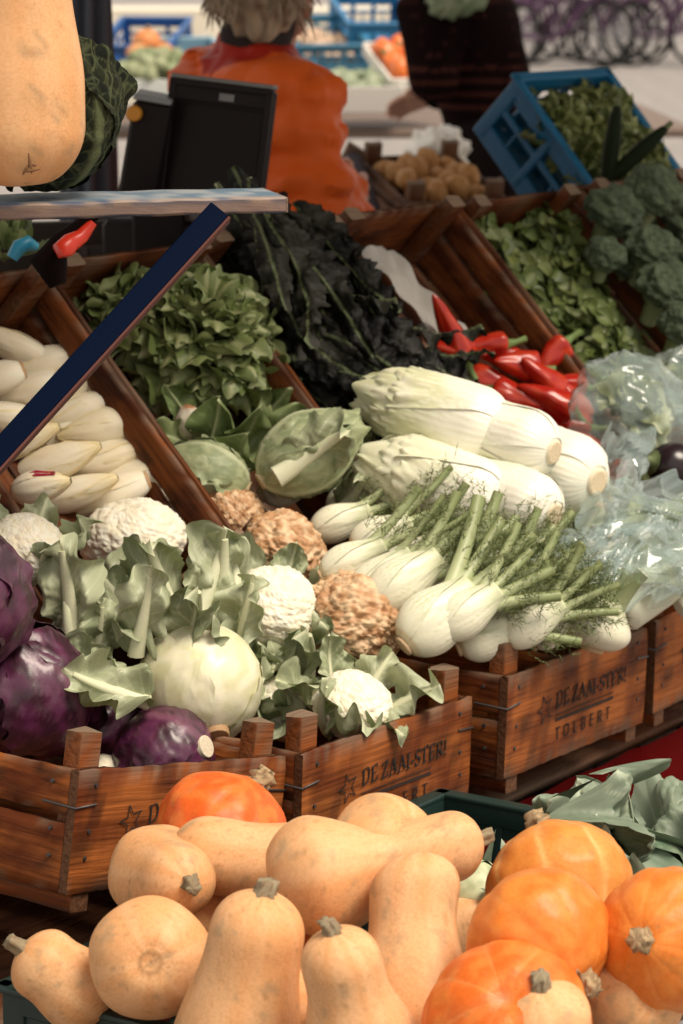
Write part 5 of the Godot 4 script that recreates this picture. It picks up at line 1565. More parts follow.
func hand_bones(wrist: Vector3, dir: Vector3, palm_n: Vector3, curl: float, thumb_side: float) -> Array:
	dir = dir.normalized()
	var side := dir.cross(palm_n).normalized()
	var n := side.cross(dir)
	var out := [[wrist - dir * 0.03, wrist + dir * 0.02, 0.026, 0.027], [wrist + dir * 0.02 - side * 0.02, wrist + dir * 0.085 - side * 0.026, 0.017, 0.013], [wrist + dir * 0.02 + side * 0.02, wrist + dir * 0.085 + side * 0.026, 0.017, 0.013], [wrist + dir * 0.02, wrist + dir * 0.088, 0.018, 0.014]]
	for k in 4:
		var b := wrist + dir * (0.088 - 0.004 * absf(k - 1.2)) + side * (k - 1.5) * 0.020 * thumb_side
		var d := dir
		for j in 3:
			d = (d - n * curl * (0.7 + 0.3 * j)).normalized()
			var e: Vector3 = b + d * [0.040, 0.026, 0.020][j] * [0.9, 1.0, 0.96, 0.8][k]
			out.append([b, e, 0.0092 - 0.0006 * j, 0.0086 - 0.0007 * j])
			b = e
	var tb := wrist + dir * 0.03 - side * 0.03 * thumb_side
	var t1 := tb + (dir * 0.6 - side * 0.7 * thumb_side - n * 0.3).normalized() * 0.04
	out.append([tb, t1, 0.013, 0.0105])
	out.append([t1, t1 + (dir * 0.9 - side * 0.2 * thumb_side - n * 0.5).normalized() * 0.032, 0.0105, 0.0085])
	return out

func head_mesh(a: Acc, c: Vector3, fwd: Vector3, up: Vector3, skin: Color) -> void:
	var r := fwd.cross(up).normalized()
	var B := func(x: float, y: float, z: float) -> Vector3: return c + r * x + up * y + fwd * z
	var bones := [[B.call(0, 0.035, -0.015), B.call(0, 0.03, 0.01), 0.082, 0.080], [B.call(0, -0.02, 0.03), B.call(0, -0.075, 0.055), 0.058, 0.036], [B.call(0, 0.0, 0.085), B.call(0, -0.028, 0.108), 0.010, 0.014], [B.call(-0.035, 0.015, 0.080), B.call(0.035, 0.015, 0.080), 0.012, 0.012], [B.call(-0.020, -0.058, 0.084), B.call(0.020, -0.058, 0.084), 0.008, 0.008], [B.call(0, -0.06, -0.02), B.call(0, -0.15, -0.03), 0.050, 0.056]]
	for s in [-1, 1]:
		bones.append([B.call(s * 0.080, 0.015, -0.005), B.call(s * 0.086, -0.025, 0.0), 0.014, 0.010])
		bones.append([B.call(s * 0.034, -0.025, 0.070), B.call(s * 0.045, -0.05, 0.04), 0.018, 0.018])
	bones_mesh(a, bones, 0.006, 0.016, func(w: Vector3):
		var q := w - c
		var y := q.dot(up)
		var z := q.dot(fwd)
		var x := absf(q.dot(r))
		if z > 0.078 and absf(y + 0.058) < 0.006 and x < 0.024:
			return Color(0.42, 0.14, 0.11)
		return skin.lerp(Color(0.62, 0.25, 0.18), 0.35 if z > 0.05 and absf(y + 0.03) < 0.03 and x > 0.02 else 0.1))

func person(label: String, at: Vector3, fwd: Vector3, J: Dictionary, jacket: Color, jacket2: Color, stripes: bool, hairc: Color, pants: Color) -> void:
	# J gives the joints of each arm in the frame (right, up, forward); the rest follows from a standing height
	var o := thing("person", label, "person")
	o.position = at
	fwd = fwd.normalized()
	var r := fwd.cross(Vector3.UP)
	var W := func(v: Vector3) -> Vector3: return r * v.x + Vector3.UP * v.y + fwd * v.z
	var skin := Color(0.55, 0.30, 0.21)
	var h: float = J.h
	var hip := h * 0.53
	var sh := h * 0.825
	var body := Acc.new()
	var lean: float = J.get("lean", 0.0)
	var sw: float = J.get("sw", 0.165)
	var hd: Vector3 = W.call(Vector3(0, h * 0.925, lean * 1.25 + 0.02))
	var nb: Vector3 = W.call(Vector3(0, sh + 0.03, lean))
	var legs := []
	for s in [-1, 1]:
		legs.append([W.call(Vector3(s * 0.085, hip, 0)), W.call(Vector3(s * 0.095, h * 0.28, 0.02)), 0.085, 0.055])
		legs.append([W.call(Vector3(s * 0.095, h * 0.28, 0.02)), W.call(Vector3(s * 0.10, 0.09, -0.02)), 0.056, 0.042])
	var torso := [[W.call(Vector3(-0.06, hip + 0.02, 0)), W.call(Vector3(0.06, hip + 0.02, 0)), 0.115, 0.115], [W.call(Vector3(0, hip + 0.02, 0)), W.call(Vector3(0, h * 0.68, lean * 0.5)), 0.12, 0.115], [W.call(Vector3(0, h * 0.68, lean * 0.5)), W.call(Vector3(0, h * 0.77, lean * 0.8)), 0.12, 0.115], [W.call(Vector3(-sw * 0.8, sh - 0.03, lean * 0.9)), W.call(Vector3(sw * 0.8, sh - 0.03, lean * 0.9)), 0.065, 0.065], [W.call(Vector3(-0.06, h * 0.75, lean * 0.7)), W.call(Vector3(0.06, h * 0.75, lean * 0.7)), 0.10, 0.10]]
	var arms := []
	for s in [-1, 1]:
		var q: Array = J.r if s == 1 else J.l
		var p0: Vector3 = W.call(Vector3(s * sw, sh - 0.03, lean * 0.9))
		var p1: Vector3 = W.call(q[0])
		var p2: Vector3 = W.call(q[1])
		arms.append([p0, p1, 0.052, 0.042])
		arms.append([p1, p2, 0.042, 0.030])
		bones_mesh(body, hand_bones(p2, p2 - p1, W.call(q[2]), 0.25, s), 0.0045, 0.008, func(w: Vector3): return skin)
	bones_mesh(body, legs + torso + arms + [[nb - Vector3(0, 0.08, 0), hd - Vector3(0, 0.09, 0), 0.055, 0.052]], 0.016, 0.03, func(w: Vector3): return skin)
	head_mesh(body, hd, (fwd + (W.call(J.get("gaze", Vector3.ZERO)) as Vector3)).normalized(), Vector3.UP, skin)
	part(o, "body", mesh(body), mat("skin", 0.55, {"sss": 0.1}))
	# clothing: the same limbs, wider
	var pad: float = J.get("pad", 0.02)
	var cloth := Acc.new()
	var wide := []
	for b in torso.slice(1) + arms:
		wide.append([b[0], b[1], b[2] + pad, b[3] + pad])
	wide.append([nb - Vector3(0, 0.05, 0), nb + Vector3(0, 0.045, 0) + fwd * 0.01, 0.075 + pad, 0.068])
	var quilt: float = J.get("quilt", 0.0)
	bones_mesh(cloth, wide, 0.013, 0.045, func(w: Vector3):
		if stripes and w.y > h * 0.62:
			var t := fposmod(w.y * 26.0, 1.0)
			if t < 0.12:
				return jacket2
		if not stripes and w.y > sh + 0.02 and Vector2(w.x - nb.x, w.z - nb.z).length() < 0.105:
			return jacket2
		return jacket, (func(w: Vector3): return quilt * 0.55 * (0.5 - absf(sin((w.y + 0.05 * n1.get_noise_3dv(w * 60)) * PI / 0.10))) + quilt * (0.35 - absf(n1.get_noise_3dv(Vector3(w.x * 130, w.y * 230, w.z * 130)))) + quilt * 0.5 * absf(n1.get_noise_3dv(w * 420))) if quilt > 0 else null)
	part(o, "jacket", mesh(cloth), mat("jacket_%s" % counts["person"], 0.5 if quilt > 0 else 0.85, {"spec": 0.3 if quilt > 0 else 0.1}))
	var tr := Acc.new()
	var wl := []
	for b in legs + [torso[0]]:
		wl.append([b[0], b[1], b[2] + 0.016, b[3] + 0.020])
	bones_mesh(tr, wl, 0.016, 0.03, func(w: Vector3): return pants)
	part(o, "trousers", mesh(tr), mat("trousers", 0.85, {"spec": 0.1}))
	for s in [-1, 1]:
		var sa := Acc.new()
		bones_mesh(sa, [[W.call(Vector3(s * 0.10, 0.05, -0.05)), W.call(Vector3(s * 0.115, 0.04, 0.14)), 0.046, 0.040], [W.call(Vector3(s * 0.10, 0.06, -0.03)), W.call(Vector3(s * 0.10, 0.11, -0.02)), 0.048, 0.048]], 0.012, 0.03, func(w: Vector3): return Color(0.03, 0.025, 0.02))
		part(o, "shoe", mesh(sa), mat("shoe", 0.5))
	# hair: tufts over the back and top of the head
	var ha := Acc.new()
	rng.seed = 90 + int(h * 10)
	var f2: Vector3 = (fwd + (W.call(J.get("gaze", Vector3.ZERO)) as Vector3)).normalized()
	bones_mesh(ha, [[hd + Vector3(0, 0.045, 0) - f2 * 0.035, hd + Vector3(0, 0.05, 0) + f2 * 0.015, 0.102, 0.090], [hd + Vector3(0, 0.0, 0) - f2 * 0.05, hd - Vector3(0, 0.05, 0) - f2 * 0.05, 0.072, 0.05]], 0.008, 0.03, func(w: Vector3): return hairc.lerp(hairc * 0.45, clampf(0.5 + n1.get_noise_3d(w.x * 900, w.y * 150, w.z * 900), 0, 1)), func(w: Vector3): return 0.010 * n1.get_noise_3d(w.x * 700, w.y * 160, w.z * 700))
	for k in 700:
		var g := rng.randf_range(0, TAU)
		var d := (Vector3(cos(g), rng.randf_range(-0.5, 1.0), sin(g)) - f2 * 0.7).normalized()
		var p := hd + Vector3(0, 0.03, 0) - f2 * 0.02 + d * 0.09
		var e := p + d * 0.010 + Vector3(0, -0.035, 0) + Vector3(rng.randf_range(-1, 1), rng.randf_range(-1, 1), rng.randf_range(-1, 1)) * 0.022
		tube(ha, [p, p.lerp(e, 0.5) + d * 0.008, e], [0.0022, 0.002, 0.0005], 4, hairc, hairc.lerp(hairc * 0.5, rng.randf()), 1.0, false)
	part(o, "hair", mesh(ha), mat("hair", 0.6))
	if J.has("scarf"):
		var sc := Acc.new()
		bones_mesh(sc, [[nb + Vector3(0, 0.055, 0), nb + Vector3(0, 0.085, 0) + fwd * 0.015, 0.070, 0.066]], 0.012, 0.03, func(w: Vector3): return Color(0.02, 0.014, 0.014))
		part(o, "scarf", mesh(sc), mat("scarf", 0.9))

func people() -> void:
	person("person in an orange quilted jacket seen from behind, bending over the stall", Vector3(-0.19, 0, -5.85), Vector3(0.78, 0, -0.62), {"h": 1.60, "lean": 0.03, "sw": 0.135, "pad": 0.032, "quilt": 0.026, "gaze": Vector3(-0.55, -0.05, 0), "scarf": true, "r": [Vector3(0.19, 1.10, 0.02), Vector3(0.12, 1.10, 0.15), Vector3(0, 0, 1)], "l": [Vector3(-0.22, 1.10, 0.06), Vector3(-0.10, 1.04, 0.26), Vector3(0, 0, 1)]}, Color(0.80, 0.135, 0.022), Color(0.40, 0.025, 0.012), false, Color(0.42, 0.33, 0.23), Color(0.03, 0.03, 0.04))
	person("person in a dark striped jacket lifting greens with one hand, beyond the blue crate", Vector3(0.47, 0, -9.0), Vector3(-0.85, 0, -0.45), {"h": 1.74, "lean": 0.14, "pad": 0.022, "l": [Vector3(-0.24, 1.17, 0.10), Vector3(-0.18, 1.36, 0.20), Vector3(0, 0, 1)], "r": [Vector3(0.22, 1.16, 0.10), Vector3(0.16, 1.10, 0.28), Vector3(0, 0, 1)]}, Color(0.008, 0.005, 0.005), Color(0.06, 0.022, 0.016), true, Color(0.05, 0.035, 0.025), Color(0.012, 0.008, 0.010))
	var gm := mat("small_leaf", 0.45)
	var g := thing("held_greens", "bunch of grey-green leaves held up by the person in the dark jacket", "greens")
	var lv := []
	for k in 3:
		lv.append(leaf({"L": 0.20, "W": 0.05, "p0": 0.15, "bend": 0.6 + 0.4 * k, "cup": 0.2, "ruf": 0.2, "rufn": 3.0, "wav": 0.02, "rib": 0.004, "blade": Color(0.20, 0.27, 0.16), "blade2": Color(0.30, 0.36, 0.24), "vein": Color(0.45, 0.5, 0.36), "sd": k + 90, "nv": 16, "nu": 10}))
	rng.seed = 3
	scatter_leaves(g, lv, gm, 18, 0.03, 0.03, 0.3, 1.4)
	put(g, Vector3(0.287, 1.341, -8.862), Vector3(0.309, 0.951, 0.020))

# ---------------------------------------------------------------- shelf, scale and tools by the stall
func shelf_and_scale() -> void:
	var m := wood()
	var sh := thing("painted_shelf", "narrow shelf board with worn blue paint on a blue strut", "shelf")
	var p0 := Vector3(-0.573, 1.300, -3.499)
	var p1 := Vector3(-0.067, 1.300, -3.632)
	var ax := (p1 - p0).normalized()
	var bs := Basis(ax, Vector3.UP, ax.cross(Vector3.UP))
	var L := p0.distance_to(p1)
	var a := Acc.new()
	grid(a, 14, 90, func(u: float, v: float):
		var k := int(round(u * 14)) % 14
		var q: Vector2 = [Vector2(1, 1), Vector2(0.5, 1), Vector2(0, 1), Vector2(-0.5, 1), Vector2(-1, 1), Vector2(-1, 0.3), Vector2(-1, -0.3), Vector2(-1, -1), Vector2(-0.3, -1), Vector2(0.3, -1), Vector2(1, -1), Vector2(1, -0.6), Vector2(1, 0.1), Vector2(1, 0.7)][k]
		var x := (v - 0.5) * L
		var s := n1.get_noise_3d(x * 420, q.y * 40, q.x * 30)
		var blue := Color(0.055, 0.085, 0.15)
		var bare := Color(0.34, 0.26, 0.21)
		col = blue.lerp(bare, clampf(0.55 + 2.6 * s + v * 0.5 - 0.5, 0, 1)) if q.x > 0.9 else Color(0.10, 0.17, 0.24).lerp(Color(0.30, 0.33, 0.36), clampf(0.4 + 2 * s, 0, 1))
		if q.x > 0.9 and absf(q.y) < 0.8:
			col = col.lerp(Color(0.20, 0.13, 0.10), 0.5 + 0.5 * sin(q.y * 9))
		return Vector3(x, q.y * 0.0095 + 0.0008 * n1.get_noise_2d(x * 300, q.x * 9), q.x * 0.065 + 0.001 * s), true)
	part(sh, "board", mesh(a), mat("worn_paint", 0.6, {"nrm": noise_tex("grain_n", 0.02, Color.BLACK, Color.WHITE, true, 8.0), "ns": 0.5, "sc": Vector3(3, 40, 40)}), Transform3D(bs, (p0 + p1) / 2 - bs.z * 0.065))
	var e := Acc.new()
	box(e, Vector3.ZERO, Vector3(0.003, 0.0188, 0.129), 0.001, Basis.IDENTITY, Color(0.24, 0.17, 0.13))
	part(sh, "end_grain", mesh(e), m, Transform3D(bs, p1 - bs.z * 0.065 + ax * 0.0012))
	var s0 := Vector3(-0.144, 1.302, -3.551)
	var s1 := Vector3(-0.469, 0.959, -3.350)
	var sy := (s1 - s0).normalized()
	var sx := sy.cross(Vector3(0, 0, 1)).normalized()
	var bar := Acc.new()
	box(bar, Vector3.ZERO, Vector3(0.027, s0.distance_to(s1), 0.010), 0.0015, Basis.IDENTITY, Color(0.0015, 0.007, 0.022))
	for k in bar.v.size():
		bar.c[k] = Color(0.0015, 0.007, 0.022)
	part(sh, "strut", mesh(bar), mat("blue_enamel", 0.6, {"nrm": tex["fine_n"], "ns": 0.1, "spec": 0.15}), Transform3D(Basis(sx, sy, sx.cross(sy)) * Basis(Vector3.UP, 0.25), (s0 + s1) / 2))
	var ed := Acc.new()
	box(ed, Vector3.ZERO, Vector3(0.004, s0.distance_to(s1), 0.016), 0.001, Basis.IDENTITY, Color(0.10, 0.03, 0.02))
	part(sh, "strut_edge", mesh(ed), mat("rusty_edge", 0.8), Transform3D(Basis(sx, sy, sx.cross(sy)) * Basis(Vector3.UP, 0.25), (s0 + s1) / 2 + sx * (0.0155 if (sx.x > 0) else -0.0155)))
	var po := Acc.new()
	box(po, Vector3(p0.x + 0.02, 0.66, p0.z - 0.03), Vector3(0.05, 1.32, 0.05), 0.003, Basis.IDENTITY, Color(0.0015, 0.007, 0.022))
	part(sh, "post", mesh(po), mat("blue_enamel", 0.38))
	# squash and savoy on it
	var bn := thing("butternut_squash", "very large butternut squash standing on the painted shelf", "squash")
	butternut(bn, 0.38, 0.083, 0.064, 0.0, 31, 0.40)
	put(bn, Vector3(-0.373, 1.328, -3.403) + Vector3(0, 0.196, -0.03), Vector3.UP, 2.4)
	var sc := Acc.new()
	var c0 := Vector3(-0.340, 1.375, -3.295)
	for q in [[Vector3(-0.012, -0.008, 0), Vector3(0.013, -0.004, 0)], [Vector3(-0.003, 0.018, 0), Vector3(0.001, -0.010, 0)], [Vector3(-0.012, -0.012, 0), Vector3(-0.001, 0.004, 0)], [Vector3(0.001, 0.002, 0), Vector3(0.008, 0.001, 0)]]:
		tube(sc, [c0 + q[0] * 0.8, c0 + (q[0] + q[1]) * 0.4 + Vector3(0, 0, 0.001), c0 + q[1] * 0.8], [0.0006, 0.0022, 0.0006], 6, Color(0.16, 0.07, 0.03), Color(0.2, 0.1, 0.04))
	var scp := part(bn, "star_scar", mesh(sc), mat("dry_stem", 0.9))
	scp.transform = bn.transform.affine_inverse()
	var sv := thing("savoy_cabbage", "dark savoy cabbage with netted veins on the painted shelf", "cabbage")
	cabbage(sv, 0.088, 3, 6, {"blade": Color(0.010, 0.013, 0.009), "blade2": Color(0.020, 0.024, 0.014), "vein": Color(0.12, 0.14, 0.07), "vs": 0.8, "nets": 0.55, "tall": 1.12, "netf": 34.0, "net": 0.06, "veins": 5.0, "ridge": 0.02, "lift": 0.14, "wrink": 0.015, "nu": 110, "nv": 110, "mat": mat("savoy_leaf", 0.65, {"spec": 0.2, "nrm": noise_tex("rough_n", 0.06, Color.BLACK, Color.WHITE, true, 10.0), "ns": 0.4})})
	put(sv, Vector3(-0.355, 1.417, -3.625), Vector3(0.333, 0.785, 0.522), 0.5)
	# weighing scale on the trader's counter
	var ct := thing("trader_counter", "dark counter behind the sloped crates, carrying the weighing scale", "counter")
	var ca := Acc.new()
	box(ca, Vector3(-0.44, 0.93, -5.22), Vector3(0.62, 0.03, 0.30), 0.004, Basis(Vector3.UP, 0.9), Color(0.03, 0.018, 0.014))
	part(ct, "top", mesh(ca), mat("dark_wood", 0.6))
	for q in [Vector2(-0.60, -4.92), Vector2(-0.28, -5.45), Vector2(-0.36, -5.0), Vector2(-0.56, -5.42)]:
		var lg := Acc.new()
		box(lg, Vector3(q.x, 0.457, q.y), Vector3(0.04, 0.914, 0.04), 0.003, Basis(Vector3.UP, 0.9), Color(0.03, 0.018, 0.014))
		part(ct, "leg", mesh(lg), mat("dark_wood", 0.6))
	for q in [[Vector3(-0.92, 0.55, -5.30), Vector3(1.10, 1.10, 0.03), 0.25], [Vector3(-0.36, 0.53, -5.50), Vector3(0.34, 1.06, 0.03), 0.9]]:
		var pn := Acc.new()
		box(pn, q[0], q[1], 0.004, Basis(Vector3.UP, q[2]), Color(0.03, 0.018, 0.014))
		part(ct, "panel", mesh(pn), mat("dark_wood", 0.7, {"spec": 0.15}))
	var cp := thing("closed_parasol", "folded grey-blue parasol standing behind the savoy cabbage", "parasol")
	var cpa := Acc.new()
	grid(cpa, 40, 20, func(u: float, v: float):
		var g := TAU * u
		var rr := 0.055 * (1.0 - 0.35 * v) * (1.0 + 0.22 * cos(8 * g + v * 3))
		col = Color(0.05, 0.06, 0.08).lerp(Color(0.11, 0.12, 0.15), 0.5 + 0.5 * cos(8 * g + v * 3))
		return Vector3(cos(g) * rr, 0.75 + v * 1.15, sin(g) * rr), true)
	part(cp, "canopy", mesh(cpa), mat("parasol_cloth", 0.8, {"spec": 0.2}))
	var cpp := Acc.new()
	tube(cpp, [Vector3(0, 0, 0), Vector3(0, 1.98, 0)], [0.016, 0.014], 10, Color(0.2, 0.2, 0.2), Color(0.2, 0.2, 0.2))
	part(cp, "pole", mesh(cpp), mat("steel", 0.4, {"metal": 0.8}))
	cp.position = Vector3(-0.50, 0, -5.95)
	var ws := thing("weighing_scale", "dark weighing scale with a flat customer display, in front of the orange jacket", "scale")
	ws.transform = Transform3D(Basis.IDENTITY, Vector3(-0.211, 1.258, -5.021))
	var black := Color(0.012, 0.009, 0.009)
	var pm := mat("scale_plastic", 0.55, {"spec": 0.3})
	var tilt := Basis(Vector3.UP, -0.30) * Basis(Vector3.BACK, -0.10) * Basis(Vector3.RIGHT, -0.10)
	var fr := Acc.new()
	box(fr, Vector3(0, 0, -0.012), Vector3(0.182, 0.22, 0.026), 0.006, Basis.IDENTITY, black)
	for q in [[Vector3(0, 0.105, 0.003), Vector3(0.182, 0.012, 0.012)], [Vector3(-0.085, 0, 0.003), Vector3(0.012, 0.21, 0.012)], [Vector3(0.085, 0, 0.003), Vector3(0.012, 0.21, 0.012)], [Vector3(0, 0.088, 0.002), Vector3(0.165, 0.024, 0.008)]]:
		box(fr, q[0], q[1], 0.002, Basis.IDENTITY, black * 1.6)
	part(ws, "display_housing", mesh(fr), pm, Transform3D(tilt, Vector3.ZERO))
	var sn := Acc.new()
	box(sn, Vector3(0, -0.012, 0.003), Vector3(0.156, 0.165, 0.004), 0.001, Basis.IDENTITY, Color(0.012, 0.009, 0.008))
	part(ws, "screen", mesh(sn), mat("screen_glass", 0.35, {"spec": 0.25}), Transform3D(tilt, Vector3.ZERO))
	var tp := Acc.new()
	box(tp, Vector3(0, 0.114, -0.008), Vector3(0.180, 0.008, 0.030), 0.003, Basis.IDENTITY, Color(0.20, 0.20, 0.20))
	part(ws, "top_edge", mesh(tp), pm, Transform3D(tilt, Vector3.ZERO))
	var bd := Acc.new()
	box(bd, Vector3(0.012, 0.088, 0.0068), Vector3(0.026, 0.012, 0.0016), 0.0004, Basis.IDENTITY, Color(0.22, 0.22, 0.23))
	part(ws, "maker_badge", mesh(bd), pm, Transform3D(tilt, Vector3.ZERO))
	var bx := Acc.new()
	box(bx, Vector3(-0.02, -0.17, -0.12), Vector3(0.30, 0.10, 0.24), 0.012, Basis(Vector3.UP, -0.3), black)
	box(bx, Vector3(0.0, -0.12, -0.03), Vector3(0.04, 0.12, 0.03), 0.004, Basis.IDENTITY, black)
	part(ws, "base", mesh(bx), pm)
	var hd := thing("printer_unit", "dark label printer with a round yellow knob beside the scale display", "printer")
	hd.transform = Transform3D(Basis.IDENTITY, Vector3(-0.327, 1.254, -5.071))
	var hb := Acc.new()
	box(hb, Vector3.ZERO, Vector3(0.066, 0.17, 0.14), 0.008, Basis(Vector3.BACK, -0.18), black)
	box(hb, Vector3(0.02, -0.14, -0.02), Vector3(0.09, 0.14, 0.14), 0.008, Basis.IDENTITY, black)
	part(hd, "housing", mesh(hb), pm)
	var hl := Acc.new()
	box(hl, Vector3(0.014, 0.088, 0), Vector3(0.064, 0.010, 0.14), 0.003, Basis(Vector3.BACK, -0.18), Color(0.26, 0.28, 0.30))
	part(hd, "lid", mesh(hl), pm)
	var kn := Acc.new()
	tube(kn, [Vector3(-0.016, 0.066, 0.06), Vector3(-0.016, 0.066, 0.084), Vector3(-0.016, 0.066, 0.087)], [0.014, 0.0135, 0.011], 20, Color(0.55, 0.22, 0.015), Color(0.62, 0.26, 0.02))
	part(hd, "knob", mesh(kn), mat("yellow_plastic", 0.35))
	# red-handled shears and a blue clip under the shelf
	var rs := thing("garden_shears", "shears with a curved red grip hanging below the shelf", "shears")
	var r1 := Acc.new()
	tube(r1, [Vector3(-0.331, 1.242, -3.998), Vector3(-0.346, 1.224, -3.994), Vector3(-0.361, 1.216, -3.982), Vector3(-0.369, 1.208, -3.971), Vector3(-0.367, 1.199, -3.969)], [0.006, 0.010, 0.013, 0.015, 0.009], 12, Color(0.62, 0.035, 0.012), Color(0.62, 0.035, 0.012))
	part(rs, "grip", mesh(r1), mat("red_plastic", 0.35))
	var r2 := Acc.new()
	tube(r2, [Vector3(-0.327, 1.253, -4.000), Vector3(-0.377, 1.216, -4.013), Vector3(-0.393, 1.188, -4.007), Vector3(-0.380, 1.157, -4.001)], [0.008, 0.012, 0.026, 0.012], 12, Color(0.008, 0.005, 0.006), Color(0.008, 0.006, 0.006))
	part(rs, "blade_pouch", mesh(r2), mat("black_rubber", 0.7, {"spec": 0.15}))
	var bl := thing("blue_clip", "curved bright blue plastic clip below the shelf", "clip")
	var b1 := Acc.new()
	tube(b1, [Vector3(-0.445, 1.189, -4.038), Vector3(-0.435, 1.204, -4.041), Vector3(-0.423, 1.209, -4.042), Vector3(-0.413, 1.203, -4.051)], [0.008, 0.011, 0.011, 0.006], 12, Color(0.02, 0.20, 0.36), Color(0.03, 0.26, 0.42))
	part(bl, "arm", mesh(b1), mat("blue_plastic_clip", 0.4))
	var hg := thing("hanging_herbs", "small green sprigs behind the endive crate post", "herbs")
	var lv := [leaf({"L": 0.06, "W": 0.02, "bend": 0.8, "ruf": 0.1, "rib": 0.0015, "blade": Color(0.12, 0.18, 0.06), "vein": Color(0.3, 0.36, 0.18), "nv": 12, "nu": 8})]
	rng.seed = 4
	scatter_leaves(hg, lv, mat("lettuce_leaf", 0.5), 14, 0.02, 0.02, 0.0, 1.3)
	put(hg, Vector3(-0.486, 1.158, -4.338), Vector3(0.105, 0.987, 0.123))

# ---------------------------------------------------------------- things farther back
func tray(o: Node3D, size: Vector3, c: Color, key: String, wall := 0.014) -> void:
	var m := mat(key, 0.7)
	for q in [[Vector3(0, size.y / 2, size.z / 2), Vector3(size.x, size.y, wall)], [Vector3(0, size.y / 2, -size.z / 2), Vector3(size.x, size.y, wall)], [Vector3(size.x / 2, size.y / 2, 0), Vector3(wall, size.y - 0.004, size.z - wall)], [Vector3(-size.x / 2, size.y / 2, 0), Vector3(wall, size.y - 0.004, size.z - wall)]]:
		var a := Acc.new()
		box(a, q[0], q[1], 0.003, Basis.IDENTITY, c)
		part(o, "side_wall", mesh(a), m)
	var b := Acc.new()
	box(b, Vector3(0, 0.006, 0), Vector3(size.x - wall, 0.01, size.z - wall), 0.002, Basis.IDENTITY, c)
	part(o, "bottom", mesh(b), m)

func heap(o: Node3D, size: Vector3, n: int, r: float, c0: Color, c1: Color, sd: int) -> void:
	# small leafy lumps lying as one mass
	rng.seed = sd
	var a := Acc.new()
	for k in n:
		var p := Vector3(rng.randf_range(-0.5, 0.5) * size.x, 0, rng.randf_range(-0.5, 0.5) * size.z)
		p.y = size.y * (1.0 - 1.6 * (pow(p.x / size.x, 2) + pow(p.z / size.z, 2))) * rng.randf_range(0.7, 1.0)
		var c := c0.lerp(c1, rng.randf())
		var rr := r * rng.randf_range(0.7, 1.2)
		grid(a, 8, 6, func(u: float, v: float):
			var d := sph(u, v)
			col = c
			return p + d * rr * (1 + 0.5 * n1.get_noise_3dv((d + p * 40) * 30)), true)
	var h := part(o, "vegetables", mesh(a), mat("far_heap", 0.7))
	h.set_meta("kind", "stuff")

